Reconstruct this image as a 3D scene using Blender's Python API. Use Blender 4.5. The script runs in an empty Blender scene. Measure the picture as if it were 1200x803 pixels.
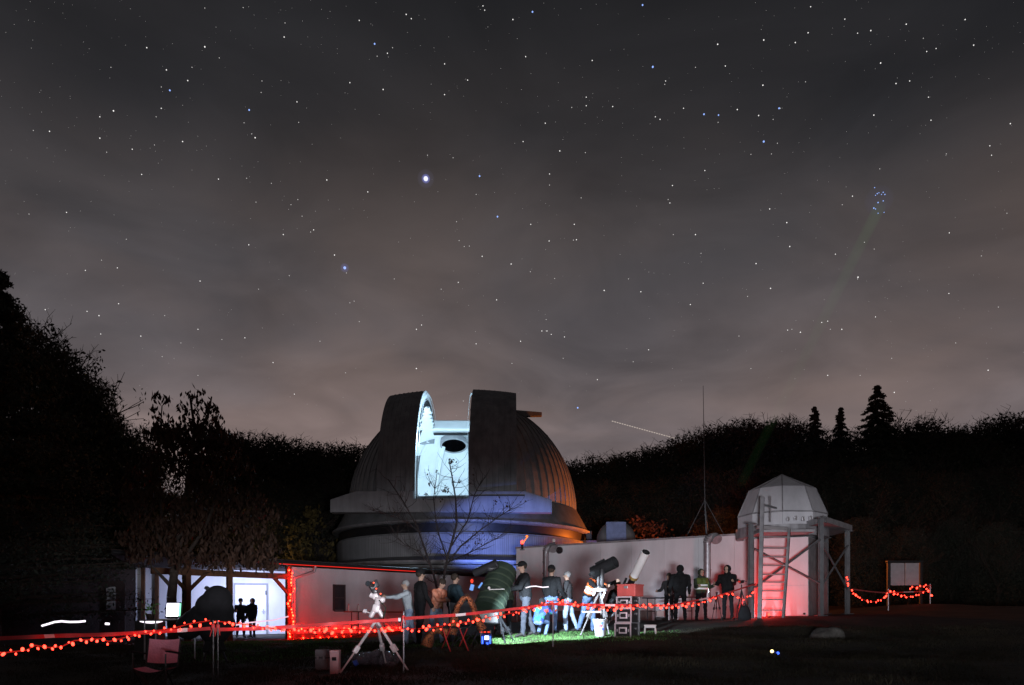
import bpy, bmesh, math, random
import numpy as np
from mathutils import Vector, Matrix, Euler
random.seed(7); RNG = np.random.default_rng(7)
S = bpy.context.scene
COL = S.collection
R = math.radians
# ---------------------------------------------------------------- camera, world, exposure
F, CX, HY = 915.0, 600.0, 725.0            # photo focal length, centre column and eye-level row (pixels of a 1200 px frame)
cam = bpy.data.cameras.new('camera'); camo = bpy.data.objects.new('camera', cam); COL.objects.link(camo)
cam.sensor_width = 36; cam.lens = 36*F/1200; cam.shift_y = (HY-401.5)/1200
cam.clip_start = .1; cam.clip_end = 4000
camo.location = (0, 0, 0); camo.rotation_euler = (R(90), 0, 0); S.camera = camo
S.view_settings.view_transform = 'Standard'; S.view_settings.look = 'None'
S.view_settings.exposure = 0; S.view_settings.gamma = 1
S.render.engine = 'CYCLES'
S.cycles.use_denoising = True; S.cycles.use_light_tree = True
S.cycles.max_bounces = 5; S.cycles.diffuse_bounces = 3; S.cycles.glossy_bounces = 2; S.cycles.transmission_bounces = 3
S.cycles.transparent_max_bounces = 6; S.cycles.sample_clamp_indirect = 3; S.cycles.caustics_reflective = False; S.cycles.caustics_refractive = False

W = bpy.data.worlds.new('World'); S.world = W; W.use_nodes = True
nt = W.node_tree; nt.nodes.clear()
def N(t, **k):
    n = nt.nodes.new(t)
    for a, b in k.items(): setattr(n, a, b)
    return n
def L(a, b): nt.links.new(a, b)
def M2(op, a, b=None, c=None):
    n = N('ShaderNodeMath', operation=op)
    for i, v in enumerate((a, b, c)):
        if v is None: continue
        if isinstance(v, (int, float)): n.inputs[i].default_value = v
        else: L(v, n.inputs[i])
    return n.outputs[0]
tc = N('ShaderNodeTexCoord'); sep = N('ShaderNodeSeparateXYZ'); L(tc.outputs['Generated'], sep.inputs[0])
dx, dy, dz = sep.outputs
zc = M2('MAXIMUM', dz, 0.0)
ramp = N('ShaderNodeValToRGB'); L(zc, ramp.inputs[0])       # night glow of the clouds over the horizon
er = ramp.color_ramp
er.elements[0].position = 0; er.elements[0].color = (.180, .146, .146, 1)
er.elements[1].position = 1; er.elements[1].color = (.008, .009, .0105, 1)
for p, c in ((.17, (.166, .137, .138)), (.30, (.104, .088, .088)), (.42, (.058, .052, .053)), (.53, (.0255, .0245, .0262)), (.64, (.0135, .0137, .015))):
    e = er.elements.new(p); e.color = (*c, 1)
den = M2('ADD', zc, .16)
cmb = N('ShaderNodeCombineXYZ'); L(M2('DIVIDE', dx, den), cmb.inputs[0]); L(M2('DIVIDE', dy, den), cmb.inputs[1])
mp = N('ShaderNodeMapping'); mp.inputs['Scale'].default_value = (.8, .9, 1); mp.inputs['Rotation'].default_value = (0, 0, R(-14)); mp.inputs['Location'].default_value = (3.1, 1.7, 0)
L(cmb.outputs[0], mp.inputs[0])
nz = N('ShaderNodeTexNoise'); nz.inputs['Scale'].default_value = 1.1; nz.inputs['Detail'].default_value = 5; nz.inputs['Roughness'].default_value = .5; nz.inputs['Distortion'].default_value = .35
L(mp.outputs[0], nz.inputs['Vector'])
cl = N('ShaderNodeMapRange'); cl.inputs[1].default_value = .3; cl.inputs[2].default_value = .7; cl.inputs[3].default_value = .62; cl.inputs[4].default_value = 1.75
nz2 = N('ShaderNodeTexNoise'); nz2.inputs['Scale'].default_value = 3.4; nz2.inputs['Detail'].default_value = 6; nz2.inputs['Distortion'].default_value = .6; L(mp.outputs[0], nz2.inputs['Vector'])
L(M2('ADD', M2('MULTIPLY', nz.outputs[0], .58), M2('MULTIPLY', nz2.outputs[0], .42)), cl.inputs[0])
# broad glow of a far town behind the trees, slightly left of the view, fading round the sky
hz = N('ShaderNodeVectorMath', operation='DOT_PRODUCT'); L(tc.outputs['Generated'], hz.inputs[0]); hz.inputs[1].default_value = (-.22, .975, 0)
gl = N('ShaderNodeMapRange'); gl.inputs[1].default_value = -.4; gl.inputs[2].default_value = 1.0; gl.inputs[3].default_value = .55; gl.inputs[4].default_value = 1.06
L(hz.outputs['Value'], gl.inputs[0])
mul = M2('MULTIPLY', cl.outputs[0], gl.outputs[0])
cmix = N('ShaderNodeMix', data_type='RGBA')
tint = N('ShaderNodeMapRange'); tint.inputs[1].default_value = .38; tint.inputs[2].default_value = .62; L(nz.outputs[0], tint.inputs[0])
L(tint.outputs[0], cmix.inputs['Factor']); cmix.inputs[6].default_value = (.95, .99, 1.06, 1); cmix.inputs[7].default_value = (1.08, .98, .93, 1)
vm = N('ShaderNodeMix', data_type='RGBA', blend_type='MULTIPLY'); vm.inputs[0].default_value = 1; L(ramp.outputs[0], vm.inputs[6]); L(cmix.outputs[2], vm.inputs[7])
bg = N('ShaderNodeBackground'); L(vm.outputs[2], bg.inputs[0]); L(mul, bg.inputs[1])
wo = N('ShaderNodeOutputWorld'); L(bg.outputs[0], wo.inputs[0])

def pt(px, py, d): return Vector(((px-CX)/F*d, d, (HY-py)/F*d))     # the place at distance d seen at a pixel of the photograph
def lamp(name, kind, loc, power, col, aim=None, size=.1, cone=90, blend=.5, scale=None, size_y=None):
    l = bpy.data.lights.new(name, kind); l.energy = power; l.color = col
    if kind in ('POINT', 'SPOT'): l.shadow_soft_size = size
    if kind == 'AREA':
        l.size = size
        if size_y: l.shape = 'RECTANGLE'; l.size_y = size_y
    if kind == 'SPOT': l.spot_size = R(cone); l.spot_blend = blend
    o = bpy.data.objects.new(name, l); o.location = loc
    if aim is not None: o.rotation_euler = (Vector(aim)-Vector(loc)).to_track_quat('-Z', 'Y').to_euler()
    if scale: o.scale = scale
    COL.objects.link(o); return o
# torch of the photographer, low on the lawn: its shadows go up and left on the long white wall
lamp('torch_light', 'SPOT', (1.3, .6, -.5), 17000, (.9, .91, 1), aim=(7.0, 25, 1.95), size=.75, cone=112, blend=.9, scale=(1, .095, 1))
lamp('dome_light', 'POINT', (-3.9, 43.0, 9.8), 950, (.5, .76, 1), size=.4)
lamp('dome_floor_light', 'POINT', (-5.4, 44.0, 7.6), 480, (.6, .83, 1), size=.3)
lamp('blue_lamp_light', 'SPOT', (-.55, 34.0, 1.95), 1750, (.17, .28, 1), aim=(-.45, 38.8, 3.8), size=.05, cone=46, blend=.4, scale=(2.0, 1, 1))
lamp('group_light', 'SPOT', (-.35, 15.5, .95), 3900, (.68, .84, 1), aim=(1.25, 18.7, -.72), size=.08, cone=58, blend=.3)
lamp('sodium_light', 'POINT', (7.4, 43.8, 3.2), 2100, (1, .2, .02), size=.2)
lamp('yard_light', 'POINT', (-11.0, 43.0, 2.4), 420, (1, .55, .14), size=.2)
lamp('porch_light', 'AREA', (-10.6, 30.4, 1.55), 240, (.55, .63, 1), aim=(-10.9, 32.4, -.3), size=1.6, size_y=.3)

# ---------------------------------------------------------------- materials
MATS = {}
def mat(name, col, rough=.8, streak=0, *a_, **k_):
    m = mat0(name, col, rough, *a_, **k_)
    if streak and not m.get('streaked'):
        m['streaked'] = 1; t = m.node_tree; b = t.nodes['Principled BSDF']; src = b.inputs['Base Color'].links[0].from_socket
        c = t.nodes.new('ShaderNodeTexCoord'); p = t.nodes.new('ShaderNodeMapping'); p.inputs['Scale'].default_value = (1.7, 1.7, .3); t.links.new(c.outputs['Object'], p.inputs[0])
        n = t.nodes.new('ShaderNodeTexNoise'); n.inputs['Scale'].default_value = 1.6; n.inputs['Detail'].default_value = 8; n.inputs['Roughness'].default_value = .65; t.links.new(p.outputs[0], n.inputs['Vector'])
        r = t.nodes.new('ShaderNodeMapRange'); r.inputs[1].default_value = .38; r.inputs[2].default_value = .68; r.inputs[3].default_value = 1; r.inputs[4].default_value = 1-streak; t.links.new(n.outputs[0], r.inputs[0])
        x = t.nodes.new('ShaderNodeMix'); x.data_type = 'RGBA'; x.blend_type = 'MULTIPLY'; x.inputs[0].default_value = 1; t.links.new(src, x.inputs[6]); t.links.new(r.outputs[0], x.inputs[7]); t.links.new(x.outputs[2], b.inputs['Base Color'])
    return m
def mat0(name, col, rough=.8, metal=0, var=.18, scale=6, bump=0, emit=0, ecol=None, spec=.3, alpha=None, sub=None):
    if name in MATS: return MATS[name]
    m = bpy.data.materials.new(name); m.use_nodes = True; MATS[name] = m
    t = m.node_tree; b = t.nodes['Principled BSDF']
    b.inputs['Roughness'].default_value = rough; b.inputs['Metallic'].default_value = metal
    b.inputs['Specular IOR Level'].default_value = spec
    c = t.nodes.new('ShaderNodeTexCoord'); n = t.nodes.new('ShaderNodeTexNoise')
    n.inputs['Scale'].default_value = scale; n.inputs['Detail'].default_value = 6
    t.links.new(c.outputs['Object'], n.inputs['Vector'])
    r = t.nodes.new('ShaderNodeValToRGB'); t.links.new(n.outputs[0], r.inputs[0])
    r.color_ramp.elements[0].position = .3; r.color_ramp.elements[1].position = .72
    c2 = sub or col
    r.color_ramp.elements[0].color = (*[max(0, x*(1-var)) for x in col], 1)
    r.color_ramp.elements[1].color = (*[min(1, x*(1+var)) for x in c2], 1)
    t.links.new(r.outputs[0], b.inputs['Base Color'])
    if bump:
        bp = t.nodes.new('ShaderNodeBump'); bp.inputs['Strength'].default_value = bump; bp.inputs['Distance'].default_value = .05
        n2 = t.nodes.new('ShaderNodeTexNoise'); n2.inputs['Scale'].default_value = scale*5; t.links.new(c.outputs['Object'], n2.inputs['Vector'])
        t.links.new(n2.outputs[0], bp.inputs['Height']); t.links.new(bp.outputs[0], b.inputs['Normal'])
    if emit:
        b.inputs['Emission Color'].default_value = (*(ecol or col), 1); b.inputs['Emission Strength'].default_value = emit
    return m
def emis(name, col, s=1, sampled=True):
    if name in MATS: return MATS[name]
    m = bpy.data.materials.new(name); m.use_nodes = True; MATS[name] = m
    t = m.node_tree; t.nodes.clear(); e = t.nodes.new('ShaderNodeEmission'); o = t.nodes.new('ShaderNodeOutputMaterial')
    e.inputs[0].default_value = (*col, 1); e.inputs[1].default_value = s; t.links.new(e.outputs[0], o.inputs[0])
    if not sampled: m.cycles.emission_sampling = 'NONE'
    return m
def glow(name, col, s):                                             # light scattered by the air: a thin emitting volume
    m = bpy.data.materials.new(name); m.use_nodes = True
    t = m.node_tree; t.nodes.clear(); e = t.nodes.new('ShaderNodeEmission'); o = t.nodes.new('ShaderNodeOutputMaterial')
    e.inputs[0].default_value = (*col, 1); e.inputs[1].default_value = s; t.links.new(e.outputs[0], o.inputs['Volume'])
    m.cycles.emission_sampling = 'NONE'
    return m
white_wall = mat('white_wall', (.68, .67, .69), .7, streak=.1, var=.07, scale=1.2, bump=.15)
plaster = mat('plaster', (.58, .55, .57), .85, streak=.12, var=.08, scale=1.4, bump=.3)
dome_skin = mat('dome_skin', (.33, .345, .36), .62, streak=.35, metal=.15, var=.16, scale=1.3, bump=.1)
dome_white = mat('dome_white', (.78, .8, .8), .55, var=.05, scale=1.2)
ring_grey = mat('ring_grey', (.22, .225, .23), .6, streak=.3, var=.15, scale=1.5)
panel_grey = mat('panel_grey', (.33, .33, .34), .6, streak=.25, var=.1, scale=2)
dark = mat('dark', (.012, .012, .013), .8)
black_metal = mat('black_metal', (.02, .02, .022), .38, spec=.5)
black_cloth = mat('black_cloth', (.016, .016, .018), .95)
steel = mat('steel', (.38, .38, .4), .45, metal=.7, var=.25, scale=7)
zinc = mat('zinc', (.34, .33, .34), .55, streak=.3, metal=.3, var=.25, scale=4)
bright_steel = mat('bright_steel', (.7, .7, .72), .28, metal=.9, var=.1)
timber = mat('timber', (.13, .062, .032), .7, var=.35, scale=5, bump=.3)
roofing = mat('roofing', (.05, .035, .032), .85, var=.3, scale=3, bump=.4)
bark = mat('bark', (.06, .045, .036), .95, var=.4, scale=8, bump=.8)
twig = mat('twig', (.05, .045, .045), .9, var=.3)
leaf_dark = mat('leaf_dark', (.03, .034, .024), .8, var=.5, scale=1.5)
leaf_brown = mat('leaf_brown', (.052, .026, .016), .75, var=.5, scale=1.8)
leaf_gold = mat('leaf_gold', (.12, .09, .03), .8, var=.4, scale=1.5)
needle = mat('needle', (.038, .045, .034), .85, var=.4, scale=2)
glass = mat('glass', (.03, .035, .04), .08, spec=.6)
rock = mat('rock', (.1, .095, .085), .9, var=.3, scale=3, bump=.8)
red_tape = mat('red_tape', (.62, .05, .05), .5, var=.2, scale=3)
white_tape = mat('white_tape', (.75, .7, .7), .5, var=.1)
cable_m = mat('cable', (.02, .03, .02), .6)
concrete = mat('concrete', (.22, .2, .19), .9, var=.2, scale=3, bump=.4)
bulb_m = emis('red_bulb_glow', (1, .036, .02), 8.5)
bulb_wall = emis('red_bulb_glow_wall', (1, .006, .002), 130)
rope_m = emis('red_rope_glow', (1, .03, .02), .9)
star_w = emis('star_white', (1, .97, .95), 1.15, False)
star_f = emis('star_faint', (1, .95, .93), .42, False)
star_b = emis('star_blue', (.3, .46, 1), 1.3, False)
torch_w = emis('torch_white', (1, .9, 1), 1.6)

# ---------------------------------------------------------------- helpers
class MB:
    def __init__(s): s.v = []; s.f = []; s.m = []; s.mi = 0
    def add(s, vs, fs):
        o = len(s.v); s.v += [tuple(p) for p in vs]
        s.f += [tuple(i+o for i in f) for f in fs]; s.m += [s.mi]*len(fs); return s
    def box(s, c, sz, rot=(0, 0, 0), bev=0):
        hx, hy, hz_ = sz[0]/2, sz[1]/2, sz[2]/2
        M = Euler(rot).to_matrix(); c = Vector(c)
        if not bev:
            vs = [c+M@Vector((x*hx, y*hy, z*hz_)) for x in (-1, 1) for y in (-1, 1) for z in (-1, 1)]
            return s.add(vs, [(0, 1, 3, 2), (4, 6, 7, 5), (0, 4, 5, 1), (2, 3, 7, 6), (0, 2, 6, 4), (1, 5, 7, 3)])
        b = min(bev, hx*.9, hy*.9, hz_*.9)
        bm = bmesh.new(); bmesh.ops.create_cube(bm, size=1)
        for v in bm.verts: v.co = Vector((v.co.x*sz[0], v.co.y*sz[1], v.co.z*sz[2]))
        bmesh.ops.bevel(bm, geom=list(bm.edges), offset=b, segments=2, affect='EDGES', profile=.5)
        bm.verts.index_update()
        s.add([c+M@v.co for v in bm.verts], [[v.index for v in f.verts] for f in bm.faces]); bm.free(); return s
    def tube(s, a, b, r0, r1=None, n=8, cap=True):
        a, b = Vector(a), Vector(b); r1 = r0 if r1 is None else r1
        d = (b-a)
        if d.length < 1e-6: return s
        q = d.to_track_quat('Z', 'Y').to_matrix(); vs = []
        for p, r in ((a, r0), (b, r1)):
            for i in range(n):
                t = 2*math.pi*i/n; vs.append(p+q@Vector((math.cos(t)*r, math.sin(t)*r, 0)))
        fs = [(i, (i+1) % n, n+(i+1) % n, n+i) for i in range(n)]
        if cap: fs += [tuple(range(n-1, -1, -1)), tuple(range(n, 2*n))]
        return s.add(vs, fs)
    def path(s, pts, r, n=6):
        for a, b in zip(pts, pts[1:]): s.tube(a, b, r, r, n)
        return s
    def ball(s, c, r, u=10, v=6, rot=None):
        if not hasattr(r, '__len__'): r = (r, r, r)
        M = rot.to_matrix() if rot else Matrix.Identity(3); c = Vector(c)
        vs = [c+M@Vector((0, 0, r[2]))]
        for j in range(1, v):
            t = math.pi*j/v
            for i in range(u):
                p = 2*math.pi*i/u; vs.append(c+M@Vector((r[0]*math.sin(t)*math.cos(p), r[1]*math.sin(t)*math.sin(p), r[2]*math.cos(t))))
        vs.append(c+M@Vector((0, 0, -r[2]))); l = len(vs)-1
        fs = [(0, 1+i, 1+(i+1) % u) for i in range(u)]
        for j in range(v-2):
            for i in range(u): fs.append((1+j*u+i, 1+(j+1)*u+i, 1+(j+1)*u+(i+1) % u, 1+j*u+(i+1) % u))
        fs += [(l, 1+(v-2)*u+(i+1) % u, 1+(v-2)*u+i) for i in range(u)]
        return s.add(vs, fs)
    def lathe(s, c, prof, n=48, a0=0, a1=None):
        c = Vector(c); full = a1 is None; a1 = a0+2*math.pi if full else a1; k = n if full else n+1
        vs = [c+Vector((r*math.cos(a0+(a1-a0)*i/n), r*math.sin(a0+(a1-a0)*i/n), z)) for r, z in prof for i in range(k)]
        fs = []
        for j in range(len(prof)-1):
            for i in range(n): fs.append((j*k+i, j*k+(i+1) % k, (j+1)*k+(i+1) % k, (j+1)*k+i))
        return s.add(vs, fs)
    def prism(s, poly, z0, z1):
        n = len(poly); vs = [(x, y, z0) for x, y in poly]+[(x, y, z1) for x, y in poly]
        fs = [(i, (i+1) % n, n+(i+1) % n, n+i) for i in range(n)]+[tuple(range(n-1, -1, -1)), tuple(range(n, 2*n))]
        return s.add(vs, fs)
    def wallbox(s, a, b, z0, z1, th=.1):                             # upright slab from a to b (plan), thickness behind it
        a, b = Vector(a), Vector(b); u = (b-a).normalized(); nrm = Vector((-u.y, u.x))*th
        return s.prism([a, b, b+nrm, a+nrm], z0, z1)
    def mesh(s, name, mats, smooth=False):
        me = bpy.data.meshes.new(name); me.from_pydata(s.v, [], s.f)
        for m in (mats if isinstance(mats, (list, tuple)) else [mats]): me.materials.append(m)
        me.polygons.foreach_set('material_index', s.m)
        bm = bmesh.new(); bm.from_mesh(me); bmesh.ops.recalc_face_normals(bm, faces=bm.faces); bm.to_mesh(me); bm.free()
        if smooth:
            me.polygons.foreach_set('use_smooth', [True]*len(me.polygons))
            if smooth != 'all': me.set_sharp_from_angle(angle=R(40))
        me.update(); return me
    def build(s, name, mats, parent=None, smooth=False, loc=None):
        return put(name, s.mesh(name, mats, smooth), parent, loc)
def put(name, me, parent=None, loc=None, rot=None, scale=None):
    o = bpy.data.objects.new(name, me); COL.objects.link(o)
    if parent: o.parent = parent
    if loc is not None: o.location = loc
    if rot is not None: o.rotation_euler = rot
    if scale is not None: o.scale = scale
    return o
def tag(o, label=None, cat=None, group=None, kind=None):
    if label: o['label'] = label
    if cat: o['category'] = cat
    if group: o['group'] = group
    if kind: o['kind'] = kind
    return o
def thing(name, label, cat, loc=(0, 0, 0), rz=0, group=None):
    o = put(name, None, None, loc, (0, 0, rz)); return tag(o, label, cat, group)
def struct(o): o['kind'] = 'structure'; return o
def copy_tree(o, loc, rz=0, scale=None, label=None):
    c = o.copy(); COL.objects.link(c); c.location = loc; c.rotation_euler = (0, 0, rz)
    if scale: c.scale = scale
    if label: c['label'] = label
    for k in o.children:
        q = k.copy(); COL.objects.link(q); q.parent = c
        for g in k.children:
            h = g.copy(); COL.objects.link(h); h.parent = q
    return c
def fast_mesh(name, V, quads, m, tri=False):
    me = bpy.data.meshes.new(name); k = 3 if tri else 4; nf = len(quads)
    me.vertices.add(len(V)); me.vertices.foreach_set('co', np.asarray(V, np.float32).ravel())
    me.loops.add(nf*k); me.loops.foreach_set('vertex_index', np.asarray(quads, np.int32).ravel())
    me.polygons.add(nf); me.polygons.foreach_set('loop_start', np.arange(nf, dtype=np.int32)*k)
    me.materials.append(m); me.update(calc_edges=True); return me

# ---------------------------------------------------------------- ground
CTRL = []
for px, py, d in ((0, 812, 9.5), (100, 818, 11), (185, 819, 11.0), (250, 808, 10.4), (395, 790, 11.6), (475, 787, 11.8), (375, 786, 12), (300, 770, 17), (340, 750, 27), (240, 751, 26.5),
                  (100, 750, 28), (0, 752, 25), (600, 744, 38), (480, 757, 19), (545, 757, 17), (570, 757, 15.6), (650, 744, 19.5), (620, 748, 18.6), (600, 762, 14.2),
                  (600, 790, 11), (600, 800, 9.5), (740, 748, 16.3), (765, 743, 17.5), (800, 728, 25), (850, 726, 26), (640, 729, 30), (720, 727, 29), (920, 722, 26),
                  (962, 722, 25), (993, 720, 27.5), (1040, 716, 31), (1090, 708, 33), (1195, 711, 32), (970, 750, 17), (1000, 770, 13.5), (1200, 772, 13), (900, 800, 9.3),
                  (1200, 800, 9.5), (800, 770, 13), (900, 735, 20), (680, 741, 20), (700, 768, 13.6), (690, 751, 16.4)):
    p = pt(px, py, d); CTRL.append((p.x, p.y, p.z))
CTRL += [(0, 0, -.85), (-10, 0, -.85), (10, 0, -.85), (-25, 12, -.8), (-25, 30, -.75), (25, 12, -.6), (25, 30, .5), (-15, 50, -.7), (0, 50, -.4), (20, 50, .8), (0, -20, -.9)]
CT = np.array(CTRL)
def gz(x, y):
    x = np.asarray(x, float); y = np.asarray(y, float)
    d2 = (x[..., None]-CT[:, 0])**2+(y[..., None]-CT[:, 1])**2+.15
    w = d2**-1.6
    z = (w*CT[:, 2]).sum(-1)/w.sum(-1)
    far = np.clip((np.hypot(x, y)-85)/120, 0, 1)
    z = z+far**2*(3-2*far)*9
    return z+.02*np.sin(x*1.7+1)*np.cos(y*1.3)*np.clip(1-np.hypot(x, y)/60, 0, 1)
def g(x, y): return float(gz(x, y))
def at(px, d, dzz=0):
    x = (px-CX)/F*d; return Vector((x, d, g(x, d)+dzz))
ax = np.unique(np.concatenate([np.linspace(-1200, -60, 20), np.linspace(-60, -26, 24), np.linspace(-26, 26, 150), np.linspace(26, 60, 24), np.linspace(60, 1200, 20)]))
ay = np.unique(np.concatenate([np.linspace(-400, -10, 10), np.linspace(-10, 40, 150), np.linspace(40, 100, 30), np.linspace(100, 1500, 24)]))
X, Y = np.meshgrid(ax, ay); Z = np.concatenate([gz(X[i:i+8], Y[i:i+8]) for i in range(0, len(ay), 8)])
nx, ny = len(ax), len(ay); I = np.arange(nx*ny).reshape(ny, nx)
lawn = mat('lawn', (.027, .025, .018), .95, var=.45, scale=1.2, bump=.6, sub=(.038, .031, .022))
gm = fast_mesh('ground', np.stack([X, Y, Z], -1).reshape(-1, 3), np.stack([I[:-1, :-1], I[:-1, 1:], I[1:, 1:], I[1:, :-1]], -1).reshape(-1, 4), lawn)
gm.polygons.foreach_set('use_smooth', [True]*len(gm.polygons)); struct(put('ground', gm))
# grass blades
def grass(name, n, d0, d1, px0, px1, h, w, m):
    u = RNG.random(n); d = np.sqrt(d0*d0+u*(d1*d1-d0*d0)); x = (px0+(px1-px0)*RNG.random(n)-CX)/F*d
    e_ = np.minimum(np.abs(x*F/d+CX-px0), np.abs(x*F/d+CX-px1))/60+RNG.random(n)*.0; e2 = np.minimum(d-d0, d1-d)/1.2; k_ = (RNG.random(n) < np.clip(e_, 0, 1)) & (RNG.random(n) < np.clip(e2+.15, 0, 1)); x, d = x[k_], d[k_]; n = len(x)
    z = np.concatenate([gz(x[i:i+4000], d[i:i+4000]) for i in range(0, n, 4000)])
    clump = .6+.5*np.sin(x*3.1+np.sin(d*2.3))*np.cos(d*2.7)+.4*RNG.random(n)
    hh = h*(.45+.8*RNG.random(n))*np.clip(clump, .35, 1.4); a = RNG.random(n)*2*np.pi; ww = w*(.6+.8*RNG.random(n))
    le = RNG.normal(0, .5, (n, 2))*hh[:, None]
    b = np.stack([x, d, z-.01], 1); s = np.stack([np.cos(a)*ww, np.sin(a)*ww, 0*a], 1)
    V = np.stack([b-s, b+s, b+np.stack([le[:, 0], le[:, 1], hh], 1)], 1).reshape(-1, 3)
    o = put(name, fast_mesh(name, V, np.arange(n*3).reshape(-1, 3), m, True)); tag(o, kind='stuff'); return o
blade_m = mat('grass_blade', (.027, .027, .015), .85, var=.5, scale=.9, sub=(.041, .034, .021))
blade_g = mat('green_blade', (.11, .27, .07), .75, var=.35, scale=1.5)
grass('grass', 190000, 8.8, 21, -10, 1210, .065, .006, blade_m)
grass('lit_grass', 60000, 15.5, 21.5, 440, 800, .05, .008, blade_g)  # brighter green blades where lamplight falls: the light is put into colour
grass('lit_grass', 30000, 14.5, 25, 180, 450, .05, .009, blade_g)  # same brighter blades, for the porch light's spill on the lawn
# ---------------------------------------------------------------- observatory
DC = Vector((-2.87, 46, 0)); DR = 6.6; DZ = 6.2; SL, SR = -2.0, .7
dome = thing('observatory_dome', 'large grey observatory dome with its slit open on a bright blue white inside', 'dome', (DC.x, DC.y, DZ))
def in_slit(p):                                                      # local point on the sphere inside the open slit
    ph = math.degrees(math.atan2(p.z, -p.y)); return SL < p.x < SR and -8 < ph < 117
def sph(r, a, e): return Vector((r*math.cos(e)*math.cos(a), r*math.cos(e)*math.sin(a), r*math.sin(e)))
NG, NR = 76, 20
for gi in range(NG):
    a0, a1 = 2*math.pi*gi/NG, 2*math.pi*(gi+1)/NG
    mid = math.sin((a0+a1)/2)
    mb = MB()
    for j in range(NR):
        e0, e1 = R(90)*j/NR, R(90)*(j+1)/NR
        am = (a0+a1)/2; bul = .012
        q = [sph(DR, a0, e0), sph(DR+bul, am, e0), sph(DR, a1, e0), sph(DR, a1, e1), sph(DR+bul, am, e1), sph(DR, a0, e1)]
        if any(in_slit(p) for p in q): continue
        mb.add(q, [(0, 1, 4, 5), (1, 2, 3, 4)])
    if not mb.v: continue
    mb.build('dome_panel', [dome_skin], dome, smooth=True)
sm_ = MB()
for gi in range(NG):                                                 # standing seams between the panels
    a = 2*math.pi*gi/NG
    for j in range(NR-1):
        p, q = sph(DR+.02, a, R(90)*j/NR), sph(DR+.02, a, R(90)*(j+1)/NR)
        if in_slit(p) or in_slit(q): continue
        sm_.tube(p, q, .022, .022, 4, False)
tag(sm_.build('seam', [dome_skin], dome), kind='stuff')
inner = MB(); NI = 120
for j in range(40):
    for i in range(NI):
        q = [sph(DR-.22, 2*math.pi*(i+a)/NI, R(90)*(j+b)/40) for a, b in ((0, 0), (1, 0), (1, 1), (0, 1))]
        if in_slit(sum(q, Vector())/4): continue
        inner.add(q, [(3, 2, 1, 0)])
inner.build('inner_lining', [dome_white], dome, smooth='all')
dk = MB(); dk.lathe((0, 0, -.1), [(0, 0), (DR-.1, 0)], 64); dk.build('floor_disc', [dome_white], dome)
def rho(l): return 7.02-.022*l*l
def arc(l, ph, dr=0): r = rho(l)+dr; return Vector((l, -r*math.cos(R(ph)), r*math.sin(R(ph))))
def shutter(l0, l1, inner_l, label):
    P0, P1, n = -1.5, 122, 42
    ls = [l0+(l1-l0)*k/5 for k in range(6)]; mb = MB()
    for i in range(n):
        pa, pb = P0+(P1-P0)*i/n, P0+(P1-P0)*(i+1)/n
        for a, b in zip(ls, ls[1:]): mb.add([arc(a, pa), arc(b, pa), arc(b, pb), arc(a, pb)], [(0, 1, 2, 3)])
    sh = mb.build('shutter', [dome_skin], dome, smooth=True)
    if label: sh['label'] = label
    sl_ = MB()
    for k in range(1, 8):
        l = l0+(l1-l0)*k/8
        for i in range(n): sl_.tube(arc(l, P0+(P1-P0)*i/n, .004), arc(l, P0+(P1-P0)*(i+1)/n, .004), .016, .016, 4, False)
    tag(sl_.build('seam', [dome_skin], sh), kind='stuff')
    mb = MB(); o_l = l1 if inner_l == l0 else l0                       # outer cheek down to the skin
    for i in range(n):
        pa, pb = P0+(P1-P0)*i/n, P0+(P1-P0)*(i+1)/n
        mb.add([arc(o_l, pa), arc(o_l, pb), arc(o_l, pb, -1.5), arc(o_l, pa, -1.5)], [(0, 1, 2, 3)])
    mb.build('cheek', [dome_skin], sh, smooth=True)
    mb = MB(); sgn = -1 if inner_l == l0 else 1                        # inner cheek, lit from inside, with flange and rubber seal
    for i in range(n):
        pa, pb = P0+(P1-P0)*i/n, P0+(P1-P0)*(i+1)/n
        mb.mi = 0; il = inner_l
        mb.add([arc(il, pa), arc(il, pb), arc(il, pb, -.5), arc(il, pa, -.5)], [(0, 1, 2, 3)])
        mb.add([arc(il, pa, -.5), arc(il, pb, -.5), arc(il-sgn*.32, pb, -.5), arc(il-sgn*.32, pa, -.5)], [(0, 1, 2, 3)])
        mb.add([arc(il+sgn*.12, pa, -.18), arc(il+sgn*.12, pb, -.18), arc(il+sgn*.12, pb, -.30), arc(il+sgn*.12, pa, -.30)], [(0, 1, 2, 3)])
        mb.mi = 1
        mb.add([arc(il+sgn*.05, pa, -.52), arc(il+sgn*.05, pb, -.52), arc(il+sgn*.05, pb, -.74), arc(il+sgn*.05, pa, -.74)], [(0, 1, 2, 3)])
    mb.build('inner_cheek', [dome_white, dark], sh, smooth=True)
    mb = MB()
    for ph in (P0, P1):
        for a, b in zip(ls, ls[1:]): mb.add([arc(a, ph), arc(b, ph), arc(b, ph, -1.3), arc(a, ph, -1.3)], [(0, 1, 2, 3)])
    mb.build('end_plate', [dome_skin], sh)
shutter(-3.95, SL, SL, 'left shutter with its bright inner edge'); shutter(SR, 3.1, SR, 'right shutter with plain dark face')
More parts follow.
